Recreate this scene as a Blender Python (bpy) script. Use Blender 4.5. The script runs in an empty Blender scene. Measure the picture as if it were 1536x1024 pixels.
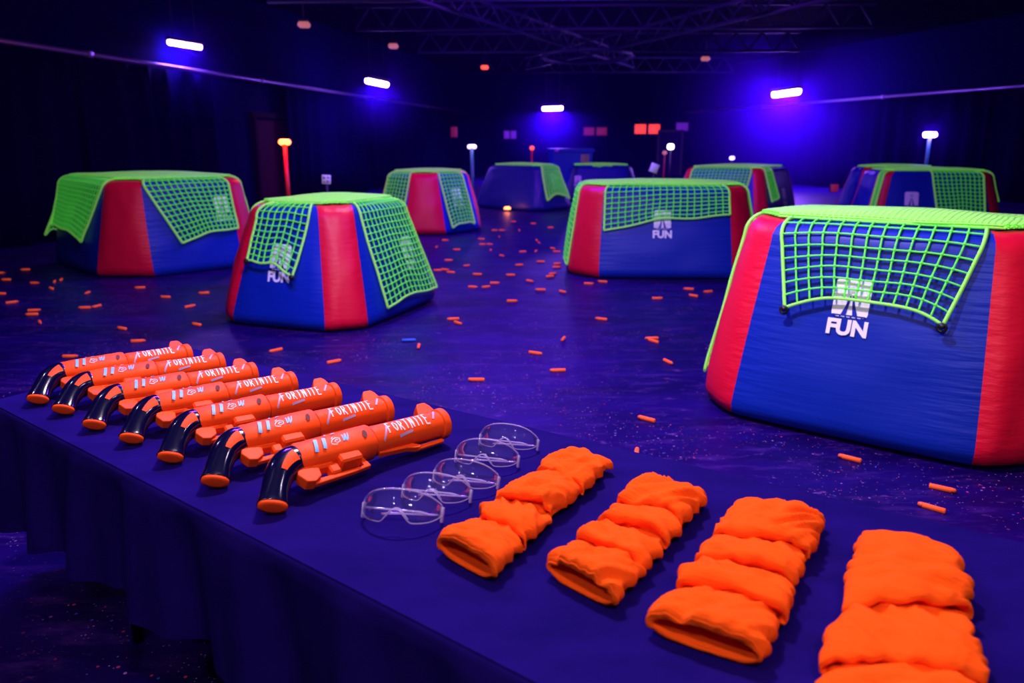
import bpy, math, random
from mathutils import Vector, Matrix, noise
random.seed(7)
PI = math.pi
C = bpy.context.scene.collection
# ------------------------------------------------------------------ camera model
FPX = 1156.0
PITCH = math.atan(297 / FPX)
CAMH = 1.65
def ray(x, y):
    a = (x - 768) / FPX; b = (512 - y) / FPX
    return Vector((a, math.cos(PITCH) + b * math.sin(PITCH), -math.sin(PITCH) + b * math.cos(PITCH)))
def pt(x, y, z=0.0):
    r = ray(x, y); t = (z - CAMH) / r.z
    return Vector((r.x * t, r.y * t, z))
def ptd(x, y, depth):
    r = ray(x, y); t = depth / r.y
    return Vector((r.x * t, depth, CAMH + r.z * t))

cam = bpy.data.cameras.new('camera'); co = bpy.data.objects.new('camera', cam); C.objects.link(co)
co.location = (0, 0, CAMH); co.rotation_euler = (PI / 2 - PITCH, 0, 0)
cam.sensor_width = 36; cam.lens = FPX / 1536 * 36; cam.clip_start = 0.05; cam.clip_end = 200
cam.dof.use_dof = True; cam.dof.focus_distance = 2.7; cam.dof.aperture_fstop = 2.6
bpy.context.scene.camera = co

# ------------------------------------------------------------------ object helpers
def obj(name, verts, faces, mat, parent=None, smooth=True, uvs=None):
    me = bpy.data.meshes.new(name); me.from_pydata([tuple(v) for v in verts], [], faces); me.update()
    if uvs:
        ul = me.uv_layers.new(name='UVMap')
        for l in me.loops: ul.data[l.index].uv = uvs[l.vertex_index]
    if smooth: me.polygons.foreach_set('use_smooth', [True] * len(me.polygons))
    o = bpy.data.objects.new(name, me); C.objects.link(o)
    if mat: me.materials.append(mat)
    if parent: o.parent = parent
    return o
def tag(o, label=None, cat=None, group=None, kind=None):
    if label: o['label'] = label
    if cat: o['category'] = cat
    if group: o['group'] = group
    if kind: o['kind'] = kind
    return o
def thing(name, label, cat, loc=(0, 0, 0), rz=0, group=None):
    o = bpy.data.objects.new(name, None); C.objects.link(o)
    o.location = loc; o.rotation_euler = (0, 0, rz); o.empty_display_size = .1
    return tag(o, label, cat, group)
def dup(root, loc=None, rz=None, label=None, scale=None):
    r = root.copy(); C.objects.link(r)
    if loc is not None: r.location = loc
    if rz is not None: r.rotation_euler = (0, 0, rz)
    if scale: r.scale = (scale,) * 3
    if label: r['label'] = label
    for ch in list(root.children):
        c = ch.copy(); C.objects.link(c); c.parent = r
        for g in ch.children:
            d = g.copy(); C.objects.link(d); d.parent = c
    return r
class MB:
    def __init__(s): s.v = []; s.f = []
    def add(s, vs, fs):
        n = len(s.v); s.v += [Vector(v) for v in vs]; s.f += [tuple(i + n for i in f) for f in fs]; return s
    def box(s, cx, cy, cz, sx, sy, sz, bev=0, rot=None, org=None):
        hx, hy, hz = sx / 2, sy / 2, sz / 2
        b = min(bev, hx * .9, hy * .9, hz * .9)
        vs = []
        if b <= 0:
            vs = [Vector((i * hx, j * hy, k * hz)) for i in (-1, 1) for j in (-1, 1) for k in (-1, 1)]
            fs = [(0, 1, 3, 2), (4, 6, 7, 5), (0, 4, 5, 1), (2, 3, 7, 6), (0, 2, 6, 4), (1, 5, 7, 3)]
        else:
            idx = {}
            for i in (-1, 1):
                for j in (-1, 1):
                    for k in (-1, 1):
                        for ax in range(3):
                            p = [i * (hx - b), j * (hy - b), k * (hz - b)]
                            p[ax] = (i * hx, j * hy, k * hz)[ax]
                            idx[(i, j, k, ax)] = len(vs); vs.append(Vector(p))
            fs = []
            for ax in range(3):
                o1, o2 = [(1, 2), (2, 0), (0, 1)][ax]
                for sg in (-1, 1):
                    q = []
                    for a, c in ((-1, -1), (1, -1), (1, 1), (-1, 1)):
                        k = [0, 0, 0]; k[ax] = sg; k[o1] = a; k[o2] = c
                        q.append(idx[(k[0], k[1], k[2], ax)])
                    fs.append(tuple(q if sg > 0 else q[::-1]))
            for ax in range(3):
                o1, o2 = [(1, 2), (2, 0), (0, 1)][ax]
                for a in (-1, 1):
                    for c in (-1, 1):
                        def K(s_, w):
                            k = [0, 0, 0]; k[ax] = s_; k[o1] = a; k[o2] = c
                            return idx[(k[0], k[1], k[2], w)]
                        q = [K(-1, o1), K(1, o1), K(1, o2), K(-1, o2)]
                        fs.append(tuple(q if a * c < 0 else q[::-1]))
            for i in (-1, 1):
                for j in (-1, 1):
                    for k in (-1, 1):
                        q = [idx[(i, j, k, 0)], idx[(i, j, k, 1)], idx[(i, j, k, 2)]]
                        fs.append(tuple(q if i * j * k > 0 else q[::-1]))
        if rot is not None: vs = [rot @ v for v in vs]
        vs = [v + Vector((cx, cy, cz)) for v in vs]
        return s.add(vs, fs)
    def tube(s, pts, r, n=8, closed=False, caps=True, up=None, flat=1.0):
        pts = [Vector(p) for p in pts]; m = len(pts)
        rs = r if isinstance(r, (list, tuple)) else [r] * m
        vs = []; U = None
        for i, p in enumerate(pts):
            if closed: d = pts[(i + 1) % m] - pts[i - 1]
            else: d = pts[min(i + 1, m - 1)] - pts[max(i - 1, 0)]
            if d.length < 1e-9: d = Vector((1, 0, 0))
            d.normalize()
            if U is None or up is not None:
                U = Vector(up) if up is not None else (Vector((0, 0, 1)) if abs(d.z) < .9 else Vector((1, 0, 0)))
            U = (U - d * U.dot(d))
            if U.length < 1e-6: U = d.orthogonal()
            U.normalize(); W = d.cross(U)
            for k in range(n):
                a = 2 * PI * k / n + PI / n
                vs.append(p + W * (math.cos(a) * rs[i]) + U * (math.sin(a) * rs[i] * flat))
        fs = []
        for i in range(m if closed else m - 1):
            j = (i + 1) % m
            for k in range(n):
                l = (k + 1) % n
                fs.append((i * n + k, i * n + l, j * n + l, j * n + k))
        if caps and not closed:
            fs.append(tuple(range(n))[::-1]); fs.append(tuple((m - 1) * n + k for k in range(n)))
        return s.add(vs, fs)
    def loft(s, rings, caps=True):
        n = len(rings[0]); vs = [v for r in rings for v in r]; fs = []
        for i in range(len(rings) - 1):
            for k in range(n):
                l = (k + 1) % n
                fs.append((i * n + k, i * n + l, (i + 1) * n + l, (i + 1) * n + k))
        if caps:
            fs.append(tuple(range(n))[::-1]); fs.append(tuple((len(rings) - 1) * n + k for k in range(n)))
        return s.add(vs, fs)
    def prism(s, poly, z0, z1):
        n = len(poly)
        a = [Vector((p[0], p[1], z0)) for p in poly] + [Vector((p[0], p[1], z1)) for p in poly]
        fs = [tuple(range(n))[::-1], tuple(range(n, 2 * n))] + [(i, (i + 1) % n, n + (i + 1) % n, n + i) for i in range(n)]
        return s.add(a, fs)
    def build(s, name, mat, parent=None, smooth=True):
        return obj(name, s.v, s.f, mat, parent, smooth)
def bevel_mod(o, w=.003, seg=2, ang=35):
    m = o.modifiers.new('bevel', 'BEVEL'); m.width = w; m.segments = seg; m.limit_method = 'ANGLE'; m.angle_limit = math.radians(ang)
    m.harden_normals = False
    return o

# ------------------------------------------------------------------ materials
def mat(name, color, rough=.5, metal=0, spec=.5, emit=None, estr=0, sheen=0, coat=0):
    m = bpy.data.materials.new(name); m.use_nodes = True
    b = m.node_tree.nodes['Principled BSDF']
    b.inputs['Base Color'].default_value = (*color, 1); b.inputs['Roughness'].default_value = rough
    b.inputs['Metallic'].default_value = metal; b.inputs['Specular IOR Level'].default_value = spec
    if emit: b.inputs['Emission Color'].default_value = (*emit, 1); b.inputs['Emission Strength'].default_value = estr
    if sheen: b.inputs['Sheen Weight'].default_value = sheen; b.inputs['Sheen Roughness'].default_value = .4
    if coat: b.inputs['Coat Weight'].default_value = coat; b.inputs['Coat Roughness'].default_value = .1
    return m
def nt(m): return m.node_tree.nodes, m.node_tree.links, m.node_tree.nodes['Principled BSDF']
def add_bump(m, scale=(20, 20, 20), strength=.3, dist=.01, coord='Object', detail=4, ntype='noise', rough=.5):
    N, L, b = nt(m)
    tc = N.new('ShaderNodeTexCoord'); mp = N.new('ShaderNodeMapping'); mp.inputs['Scale'].default_value = scale
    t = N.new('ShaderNodeTexNoise'); t.inputs['Scale'].default_value = 1; t.inputs['Detail'].default_value = detail; t.inputs['Roughness'].default_value = rough
    bp = N.new('ShaderNodeBump'); bp.inputs['Strength'].default_value = strength; bp.inputs['Distance'].default_value = dist
    L.new(tc.outputs[coord], mp.inputs[0]); L.new(mp.outputs[0], t.inputs[0]); L.new(t.outputs[0], bp.inputs['Height'])
    L.new(bp.outputs[0], b.inputs['Normal'])
    return t, bp
def vary(m, c1, c2, scale, coord='Object', detail=3):
    N, L, b = nt(m)
    tc = N.new('ShaderNodeTexCoord'); mp = N.new('ShaderNodeMapping'); mp.inputs['Scale'].default_value = scale
    t = N.new('ShaderNodeTexNoise'); t.inputs['Scale'].default_value = 1; t.inputs['Detail'].default_value = detail
    r = N.new('ShaderNodeValToRGB'); r.color_ramp.elements[0].color = (*c1, 1); r.color_ramp.elements[1].color = (*c2, 1)
    r.color_ramp.elements[0].position = .3; r.color_ramp.elements[1].position = .7
    L.new(tc.outputs[coord], mp.inputs[0]); L.new(mp.outputs[0], t.inputs[0]); L.new(t.outputs[0], r.inputs[0]); L.new(r.outputs[0], b.inputs['Base Color'])

def nylon(name, c):
    """inflatable nylon: satin, with puckers that run out from the seams (UV.x = 0 and 1)"""
    m = mat(name, c, .45, spec=.28)
    N, L, b = nt(m)
    tc = N.new('ShaderNodeTexCoord'); sp = N.new('ShaderNodeSeparateXYZ')
    L.new(tc.outputs['UV'], sp.inputs[0])
    mp = N.new('ShaderNodeMapping'); mp.inputs['Scale'].default_value = (3.0, 30, 1); L.new(tc.outputs['UV'], mp.inputs[0])
    t = N.new('ShaderNodeTexNoise'); t.inputs['Scale'].default_value = 1; t.inputs['Detail'].default_value = 3; L.new(mp.outputs[0], t.inputs[0])
    a = N.new('ShaderNodeMath'); a.operation = 'SUBTRACT'; a.inputs[1].default_value = .5; L.new(sp.outputs[0], a.inputs[0])
    ab = N.new('ShaderNodeMath'); ab.operation = 'ABSOLUTE'; L.new(a.outputs[0], ab.inputs[0])
    mr = N.new('ShaderNodeMapRange'); mr.inputs['From Min'].default_value = .15; mr.inputs['From Max'].default_value = .5
    mr.inputs['To Min'].default_value = .25; mr.inputs['To Max'].default_value = 1.0
    L.new(ab.outputs[0], mr.inputs['Value'])
    mu = N.new('ShaderNodeMath'); mu.operation = 'MULTIPLY'; L.new(t.outputs[0], mu.inputs[0]); L.new(mr.outputs[0], mu.inputs[1])
    bp = N.new('ShaderNodeBump'); bp.inputs['Strength'].default_value = .38; bp.inputs['Distance'].default_value = .022
    L.new(mu.outputs[0], bp.inputs['Height']); L.new(bp.outputs[0], b.inputs['Normal'])
    return m
M = {}
M['blue'] = nylon('blue_nylon', (.0012, .022, .36))
M['dblue'] = nylon('dark_blue_nylon', (.006, .02, .16))
M['red'] = nylon('red_nylon', (.80, .004, .03))
M['white'] = mat('white_print', (.92, .90, .96), .5)
M['grey_print'] = mat('pale_grey_print', (.62, .60, .72), .5)
M['net'] = mat('neon_green_cord', (.14, 1.0, .06), .6, emit=(.10, 1.0, .08), estr=.12)  # even own glow put in for fluorescence under the blacklights
M['netpale'] = mat('neon_green_cord_pale', (.34, 1.0, .10), .6, emit=(.30, 1.0, .12), estr=.16)  # paler copy with more own glow, brightening net tops and borders
M['black'] = mat('black_plastic', (.01, .01, .012), .4)
M['orange'] = mat('orange_toy_plastic', (.92, .072, .004), .5, spec=.12); add_bump(M['orange'], (60, 60, 60), .05, .002)
M['orange_dk'] = mat('orange_toy_plastic_flat', (.85, .07, .008), .55)
M['foam'] = mat('orange_foam', (1.0, .10, .01), .75, emit=(1.0, .10, .01), estr=.25)  # fluorescence put in as emission, though the foam is no lamp
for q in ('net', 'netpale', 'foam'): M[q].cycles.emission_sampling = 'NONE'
M['foamtip'] = mat('orange_rubber_tip', (1.0, .12, .02), .5)
M['bluefoam'] = mat('blue_foam', (.02, .12, .7), .7)
M['navy'] = mat('navy_gloss_plastic', (.002, .0015, .022), .14, spec=.6, coat=.35)
M['lightblue'] = mat('light_blue_decal', (.12, .40, .78), .5)
M['paleblue'] = mat('faded_blue_decal', (.45, .30, .50), .5)
M['pinkwhite'] = mat('white_decal', (.98, .72, .66), .5)
M['boreshade'] = mat('bore_shade', (.12, .01, .004), .8)  # darkness of the hollow bore and notch put into the colour
M['cloth_orange'] = mat('orange_jersey', (.90, .088, .005), .95, spec=.03)
add_bump(M['cloth_orange'], (60, 9, 30), .55, .012, detail=4)
M['metal'] = mat('black_steel', (.012, .012, .014), .45, metal=.6)
M['rail'] = mat('painted_rail', (.22, .16, .30), .35, metal=.5)
M['dark'] = mat('dark_housing', (.02, .02, .03), .5)
M['polegreen'] = mat('teal_pole', (.01, .16, .16), .4)
M['polered'] = mat('red_pole', (.80, .02, .01), .4)
M['uv'] = mat('uv_tube', (.8, .8, .9), .4, emit=(.30, .13, 1.0), estr=130)
M['uvstrong'] = mat('uv_tube_strong', (.8, .8, .9), .4, emit=(.26, .09, 1.0), estr=520)
M['uvdim'] = mat('uv_lamp_small', (.8, .8, .9), .4, emit=(.62, .40, 1.0), estr=4)
M['redlamp'] = mat('red_lamp', (.8, .2, .1), .4, emit=(1.0, .10, .02), estr=14)
M['redsmall'] = mat('red_indicator', (.8, .1, .1), .4, emit=(1.0, .07, .03), estr=2.2)
M['pinksmall'] = mat('faint_red_indicator', (.8, .3, .3), .4, emit=(.8, .22, .22), estr=.5)
M['exit'] = mat('red_lit_sign', (.6, .05, .05), .4, emit=(1.0, .05, .03), estr=1.3)
M['exitdim'] = mat('dim_red_sign', (.5, .05, .08), .5, emit=(.5, .02, .12), estr=.22)
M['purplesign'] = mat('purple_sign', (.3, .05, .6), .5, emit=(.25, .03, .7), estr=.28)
M['beige'] = mat('beige_label', (.42, .30, .18), .6)
M['bluebin'] = mat('blue_plastic_bin', (.006, .04, .50), .4)

# table linen: dark navy cloth
M['linen'] = mat('navy_table_linen', (.010, .005, .10), .9, spec=.03)
add_bump(M['linen'], (300, 300, 300), .15, .001, detail=2)
vary(M['linen'], (.0055, .0014, .075), (.0095, .0024, .105), (4, 9, 4))
# curtain / walls
M['curtain'] = mat('black_velvet_drape', (.0004, .0001, .011), .95, spec=.01)
M['wall'] = mat('dark_navy_paint', (.0008, .0002, .026), .9, spec=.02); add_bump(M['wall'], (6, 6, 6), .1, .01)
M['ceil'] = mat('dark_ceiling', (.0003, .0001, .0035), .95, spec=.01)
M['truss'] = mat('dark_blue_painted_steel', (.008, .005, .05), .6)
M['doorframe'] = mat('dark_maroon_frame', (.012, .001, .003), .85, spec=.04)
M['doorm'] = mat('maroon_door', (.03, .001, .004), .8, spec=.05)

# floor: dark sealed concrete, worn streaks and many small paint flecks
fl = mat('dark_painted_floor', (.03, .02, .08), .38, spec=.16); M['floor'] = fl
N, L, b = nt(fl); b.inputs['Specular Tint'].default_value = (.35, .12, 1, 1)
tc = N.new('ShaderNodeTexCoord')
def noise_node(scale, mscale=(1, 1, 1), detail=5, rough=.6):
    mp = N.new('ShaderNodeMapping'); mp.inputs['Scale'].default_value = mscale; L.new(tc.outputs['Object'], mp.inputs[0])
    t = N.new('ShaderNodeTexNoise'); t.inputs['Scale'].default_value = scale; t.inputs['Detail'].default_value = detail; t.inputs['Roughness'].default_value = rough
    L.new(mp.outputs[0], t.inputs[0]); return t
def ramp(src, p0, p1, c0=(0, 0, 0, 1), c1=(1, 1, 1, 1)):
    r = N.new('ShaderNodeValToRGB'); r.color_ramp.elements[0].position = p0; r.color_ramp.elements[1].position = p1
    r.color_ramp.elements[0].color = c0; r.color_ramp.elements[1].color = c1; L.new(src, r.inputs[0]); return r
def mixc(fac, a, bb):
    m = N.new('ShaderNodeMix'); m.data_type = 'RGBA'
    L.new(fac, m.inputs[0])
    for s, i in ((a, 6), (bb, 7)):
        if isinstance(s, tuple): m.inputs[i].default_value = s
        else: L.new(s, m.inputs[i])
    return m.outputs[2]
base = ramp(noise_node(1.1, (1, 2.2, 1)).outputs[0], .3, .7, (.0022, .0003, .032, 1), (.009, .0008, .105, 1)).outputs[0]
streak = ramp(noise_node(2.4, (1, 3.4, 1), 10, .74).outputs[0], .52, .70).outputs[0]
c1 = mixc(streak, base, (.042, .010, .14, 1))
blotch = ramp(noise_node(7, (1, 2.2, 1), 8, .7).outputs[0], .61, .70).outputs[0]
c2 = mixc(blotch, c1, (.14, .04, .20, 1))
def flecks(scale, thr, col_src, prev, msk=None):
    v = N.new('ShaderNodeTexVoronoi'); v.inputs['Scale'].default_value = scale
    L.new(tc.outputs['Object'], v.inputs['Vector'])
    lt = N.new('ShaderNodeMath'); lt.operation = 'LESS_THAN'; lt.inputs[1].default_value = thr; L.new(v.outputs['Distance'], lt.inputs[0])
    sp = N.new('ShaderNodeSeparateColor'); L.new(v.outputs['Color'], sp.inputs[0])
    gt = N.new('ShaderNodeMath'); gt.operation = 'GREATER_THAN'; gt.inputs[1].default_value = .62; L.new(sp.outputs[0], gt.inputs[0])
    mm = N.new('ShaderNodeMath'); mm.operation = 'MULTIPLY'; L.new(lt.outputs[0], mm.inputs[0]); L.new(gt.outputs[0], mm.inputs[1])
    if msk is not None:
        m2 = N.new('ShaderNodeMath'); m2.operation = 'MULTIPLY'; L.new(mm.outputs[0], m2.inputs[0]); L.new(msk, m2.inputs[1]); mm = m2
    cr = N.new('ShaderNodeValToRGB'); cr.color_ramp.interpolation = 'CONSTANT'
    e = cr.color_ramp.elements; e[0].color = col_src[0]; e[1].position = .45; e[1].color = col_src[1]
    x = e.new(.75); x.color = col_src[2]
    L.new(sp.outputs[1], cr.inputs[0])
    return mixc(mm.outputs[0], prev, cr.outputs[0])
msk = ramp(noise_node(1.3, (1, 1, 1), 3).outputs[0], .42, .6).outputs[0]
c3 = flecks(26, .16, [(.55, .05, .10, 1), (.35, .16, .40, 1), (.05, .10, .55, 1)], c2, msk)
c4 = flecks(55, .17, [(.40, .22, .42, 1), (.60, .08, .08, 1), (.12, .10, .35, 1)], c3, msk)
L.new(c4, b.inputs['Base Color'])
rr = N.new('ShaderNodeMapRange'); rr.inputs['To Min'].default_value = .36; rr.inputs['To Max'].default_value = .62
L.new(noise_node(2.0, (1, 1.5, 1), 6).outputs[0], rr.inputs['Value']); L.new(rr.outputs[0], b.inputs['Roughness'])
bp = N.new('ShaderNodeBump'); bp.inputs['Strength'].default_value = .18; bp.inputs['Distance'].default_value = .01
L.new(noise_node(9, (1, 1, 1), 8, .7).outputs[0], bp.inputs['Height']); L.new(bp.outputs[0], b.inputs['Normal'])

# clear polycarbonate
def clearmat(name, tint, frost):
    m = bpy.data.materials.new(name); m.use_nodes = True
    N = m.node_tree.nodes; L = m.node_tree.links; N.clear()
    out = N.new('ShaderNodeOutputMaterial'); tr = N.new('ShaderNodeBsdfTransparent'); tr.inputs[0].default_value = (*tint, 1)
    gl = N.new('ShaderNodeBsdfGlossy'); gl.inputs['Roughness'].default_value = .025; gl.inputs['Color'].default_value = (.9, .85, 1, 1)
    df = N.new('ShaderNodeBsdfDiffuse'); df.inputs[0].default_value = (.85, .7, 1.0, 1)
    fr = N.new('ShaderNodeFresnel'); fr.inputs[0].default_value = 1.33
    m1 = N.new('ShaderNodeMixShader'); m1.inputs[0].default_value = frost
    L.new(tr.outputs[0], m1.inputs[1]); L.new(df.outputs[0], m1.inputs[2])
    fm = N.new('ShaderNodeMath'); fm.operation = 'MULTIPLY'; fm.inputs[1].default_value = .6; L.new(fr.outputs[0], fm.inputs[0]); m2 = N.new('ShaderNodeMixShader'); L.new(fm.outputs[0], m2.inputs[0]); L.new(m1.outputs[0], m2.inputs[1]); L.new(gl.outputs[0], m2.inputs[2])
    L.new(m2.outputs[0], out.inputs[0]); return m
M['lens'] = clearmat('clear_lens', (.97, .96, 1.0), .015)
M['rim'] = clearmat('clear_rim', (.90, .86, .99), .38)

# ------------------------------------------------------------------ the room
zr = 3.2
LW0 = pt(0, 65, zr); LW1 = pt(700, 170, zr)
RW0 = pt(1536, 130, zr); RW1 = pt(1020, 170, zr)
BACKY = 42.0; CEIL = 5.2
def online(a, b_, y): t = (y - a.y) / (b_.y - a.y); return Vector((a.x + (b_.x - a.x) * t, y, 0))
lb, lf = online(LW0, LW1, BACKY), online(LW0, LW1, -5)
rb, rf = online(RW0, RW1, BACKY), online(RW0, RW1, -5)
def struct(name, v, f, m):
    return tag(obj(name, v, f, m, smooth=False), kind='structure')
def slab(name, poly, z0, z1, m):
    b_ = MB(); b_.prism(poly, z0, z1); return tag(b_.build(name, m, smooth=False), kind='structure')
slab('floor', [(lf.x - 1, lf.y), (rf.x + 1, rf.y), (rb.x + 1, rb.y + 1), (lb.x - 1, lb.y + 1)], -.2, 0, M['floor'])
slab('ceiling', [(lf.x - 1, lf.y), (rf.x + 1, rf.y), (rb.x + 1, rb.y + 1), (lb.x - 1, lb.y + 1)], CEIL, CEIL + .2, M['ceil'])
def wallslab(name, a, b_, th):
    d = (b_ - a).normalized(); n = Vector((-d.y, d.x, 0)) * th
    return slab(name, [(a.x, a.y), (b_.x, b_.y), (b_.x + n.x, b_.y + n.y), (a.x + n.x, a.y + n.y)], 0, CEIL, M['wall'])
wallslab('wall_left', lf, lb, .2)
wallslab('wall_back', lb, rb, .2)
wallslab('wall_right', rb, rf, .2)
wallslab('wall_front', rf, lf, .2)

# curtain rails on both side walls (thin light-catching pipes) and drapes
def rail(name, a, b_, label, off):
    d = (b_ - a); d.z = 0; d.normalize(); n = Vector((-d.y, d.x, 0)) * off
    p = [Vector((a.x, a.y, zr)) + n, Vector((b_.x, b_.y, zr)) + n]
    k = thing(name, label, 'rail')
    MB().tube([p[0], p[1]], .045, 8).build('rail_pipe', M['rail'], k)
    for t in (.12, .21, .3, .42, .55, .7, .85):
        q = p[0].lerp(p[1], t)
        w = q - n.normalized() * abs(off) * (1 if off < 0 else 1)
        bb = MB(); bb.tube([q, q - n], .03, 6); bb.box(q.x, q.y, q.z, .12, .14, .12, .01)
        bb.build('bracket', M['rail'], k)
    return k
rail('curtain_rail', lf, lb, 'long purple-lit curtain rail running along the left wall', -.28)
rail('curtain_rail', rf, rb, 'faint curtain rail high along the right wall', .28)
def curtain(a, b_, t0, t1, off, label, seed):
    d = (b_ - a); d.z = 0; ln = d.length; d.normalize(); n = Vector((-d.y, d.x, 0))
    rnd = random.Random(seed); L0, L1 = t0 * ln, t1 * ln
    k = int((L1 - L0) / .07); ph = [rnd.uniform(0, 6.28) for _ in range(4)]
    vs = []; fs = []; zs = [.03, 1.0, 2.0, zr - .05]
    for i in range(k + 1):
        s = L0 + (L1 - L0) * i / k
        for z in zs:
            am = .05 + .05 * (1 - z / zr)
            w = am * math.sin(s * 7.5 + 1.2 * math.sin(s * 1.7 + ph[0])) + .04 * math.sin(s * 2.3 + ph[1] + z * .2)
            p = Vector((a.x, a.y, 0)) + d * s + n * (off + w); vs.append((p.x, p.y, z))
    m_ = len(zs)
    for i in range(k):
        for j in range(m_ - 1): fs.append((i * m_ + j, (i + 1) * m_ + j, (i + 1) * m_ + j + 1, i * m_ + j + 1))
    o = obj('curtain', vs, fs, M['curtain']); sm = o.modifiers.new('thickness', 'SOLIDIFY'); sm.thickness = .01
    tag(o, label, 'curtain', 'dark drapes along the walls')
curtain(lf, lb, .30, .41, -.22, 'black drape on the left wall behind the far-left netted bunker', 1)
curtain(lf, lb, .415, .50, -.22, 'black drape on the left wall just left of the maroon door', 2)
curtain(lf, lb, .575, .70, -.22, 'black drape on the left wall just right of the maroon door', 3)
curtain(lf, lb, .71, .97, -.22, 'black drape at the far end of the left wall', 4)
curtain(rf, rb, .45, .60, .22, 'black drape on the right wall nearest the right edge', 5)
curtain(rf, rb, .61, .80, .22, 'black drape halfway along the right wall', 6)
# door in left wall: behind the red lamp
wd = (lb - lf).normalized(); wn = Vector((wd.y, -wd.x, 0))
def wallpt(px):   # left wall point seen in column px
    r = ray(px, 215); dx, dy = r.x, r.y
    a = lf + wn * .05; det = dx * wd.y - dy * wd.x
    t = (a.x * wd.y - a.y * wd.x) / det
    return Vector((dx * t, dy * t, 0))
d0, d1 = wallpt(378), wallpt(450)
dm = (d0 + d1) / 2; dl = (d1 - d0).length; ang = math.atan2(wd.y, wd.x)
k = thing('door_1', None, None, dm, ang); k['kind'] = 'structure'
bevel_mod(MB().box(0, 0, 1.12, dl * .8, .06, 2.24).build('door_leaf', M['doorm'], k, False), .01)
b_ = MB(); b_.box(-dl * .44, 0, 1.2, .12, .14, 2.4); b_.box(dl * .44, 0, 1.2, .12, .14, 2.4); b_.box(0, 0, 2.37, dl * .98, .14, .14); b_.build('door_frame', M['doorframe'], k, False)
MB().tube([(dl * .3, -.08, 1.05), (dl * .2, -.08, 1.05)], .02).build('door_handle', M['metal'], k)
# back wall: door and pale panel below the right purple sign
k = thing('door_2', None, None, (ptd(1005, 215, BACKY - .06).x, BACKY - .06, 0), 0); k['kind'] = 'structure'
bevel_mod(MB().box(0, 0, 1.1, 1.1, .06, 2.2).build('door_leaf', mat('dark_violet_door', (.02, .005, .06), .8, spec=.1), k, False), .01)
b_ = MB(); b_.box(-.62, 0, 1.15, .12, .12, 2.3); b_.box(.62, 0, 1.15, .12, .12, 2.3); b_.box(0, 0, 2.28, 1.36, .12, .12); b_.build('door_frame', M['dark'], k, False)

# ceiling trusses
def truss(x0, y0, x1, y1, z, label, h=.55, step=.8):
    a = Vector((x0, y0, z)); e = Vector((x1, y1, z)); d = e - a; n = max(2, int(d.length / step)); d /= n
    k = thing('ceiling_truss', label, 'truss', group='open steel trusses under the ceiling')
    up = Vector((0, 0, h))
    MB().tube([a, e], .045, 4).build('bottom_chord', M['truss'], k)
    MB().tube([a + up, e + up], .045, 4).build('top_chord', M['truss'], k)
    w = MB()
    for i in range(n):
        p = a + d * i; w.tube([p, p + d * .5 + up], .028, 4); w.tube([p + d * .5 + up, p + d], .028, 4)
    w.build('web', M['truss'], k)
truss(-5, 17, 9, 16.2, 4.45, 'dark steel ceiling truss nearest the camera, at the top edge of the picture')
truss(-4, 21, 9, 20.5, 4.45, 'dark steel ceiling truss second from the camera')
truss(-3, 26, 9, 25.6, 4.45, 'dark steel ceiling truss above the row of far bunkers')
truss(-1.5, 33, 9, 33, 4.45, 'dark steel ceiling truss farthest from the camera')
truss(-2.6, 14.5, 4.5, 30, 4.35, 'dark steel ceiling truss running diagonally up to the right', .4, 1.1)
truss(6.5, 14.5, .5, 30, 4.30, 'dark steel ceiling truss running diagonally up to the left', .4, 1.1)
# ducts / cable ring
b_ = MB()
ctr = pt(880, 85, 4.1)
b_.tube([(ctr.x + 1.3 * math.cos(t * .524), ctr.y + 1.9 * math.sin(t * .524), 4.1) for t in range(12)], .06, 6, closed=True)
for t in (0, 4, 8): b_.tube([(ctr.x + 1.3 * math.cos(t * .524), ctr.y + 1.9 * math.sin(t * .524), 4.1), (ctr.x + 1.3 * math.cos(t * .524), ctr.y + 1.9 * math.sin(t * .524), CEIL - .02)], .012, 5)
tag(b_.build('cable_ring', M['truss']), 'coiled dark cable ring hanging under the ceiling trusses', 'cable')

# ------------------------------------------------------------------ lamps
def area(name, loc, size, power, color, rot=(0, 0, 0), sy=None, spread=PI, parent=None):
    l = bpy.data.lights.new(name, 'AREA'); l.energy = power; l.color = color; l.shape = 'RECTANGLE'; l.size = size; l.size_y = sy or size; l.spread = spread
    o = bpy.data.objects.new(name, l); C.objects.link(o); o.location = loc; o.rotation_euler = rot
    return o
def bar_lamp(p0, p1, label, power, color=(.30, .10, 1.0), drop=None, spread=PI, r=.055, name='blacklight_bar', tm='uv'):
    mid = (p0 + p1) / 2; d = p1 - p0; ln = d.length; a = math.atan2(d.y, d.x)
    k = thing(name, label, 'lamp', mid, a, 'violet blacklight bars')
    h = MB(); h.box(0, 0, r * 1.35, ln * 1.06, r * 2.4, r * 1.2, .01); h.build('housing', M['dark'], k)
    MB().tube([(-ln / 2, 0, 0), (-ln / 2 + .02, 0, 0), (ln / 2 - .02, 0, 0), (ln / 2, 0, 0)], [r * .7, r, r, r * .7], 12).build('tube', M[tm], k)
    s = MB()
    for x in (-ln * .35, ln * .35): s.tube([(x, 0, r * 1.6), (x, 0, CEIL - mid.z)], .008, 5)
    s.build('hanger', M['dark'], k)
    l = area('lamp_light', (0, 0, -r * 1.3), ln, power, color, sy=.12, spread=spread); l.parent = k
    return k
UVC = (.20, .06, 1.0)
def P2(x0, y0, x1, y1, z): return pt(x0, y0, z), pt(x1, y1, z)
bar_lamp(*P2(253, 63, 301, 71, 3.7), 'large violet blacklight bar at upper left above the curtain rail', 120, UVC)
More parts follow.
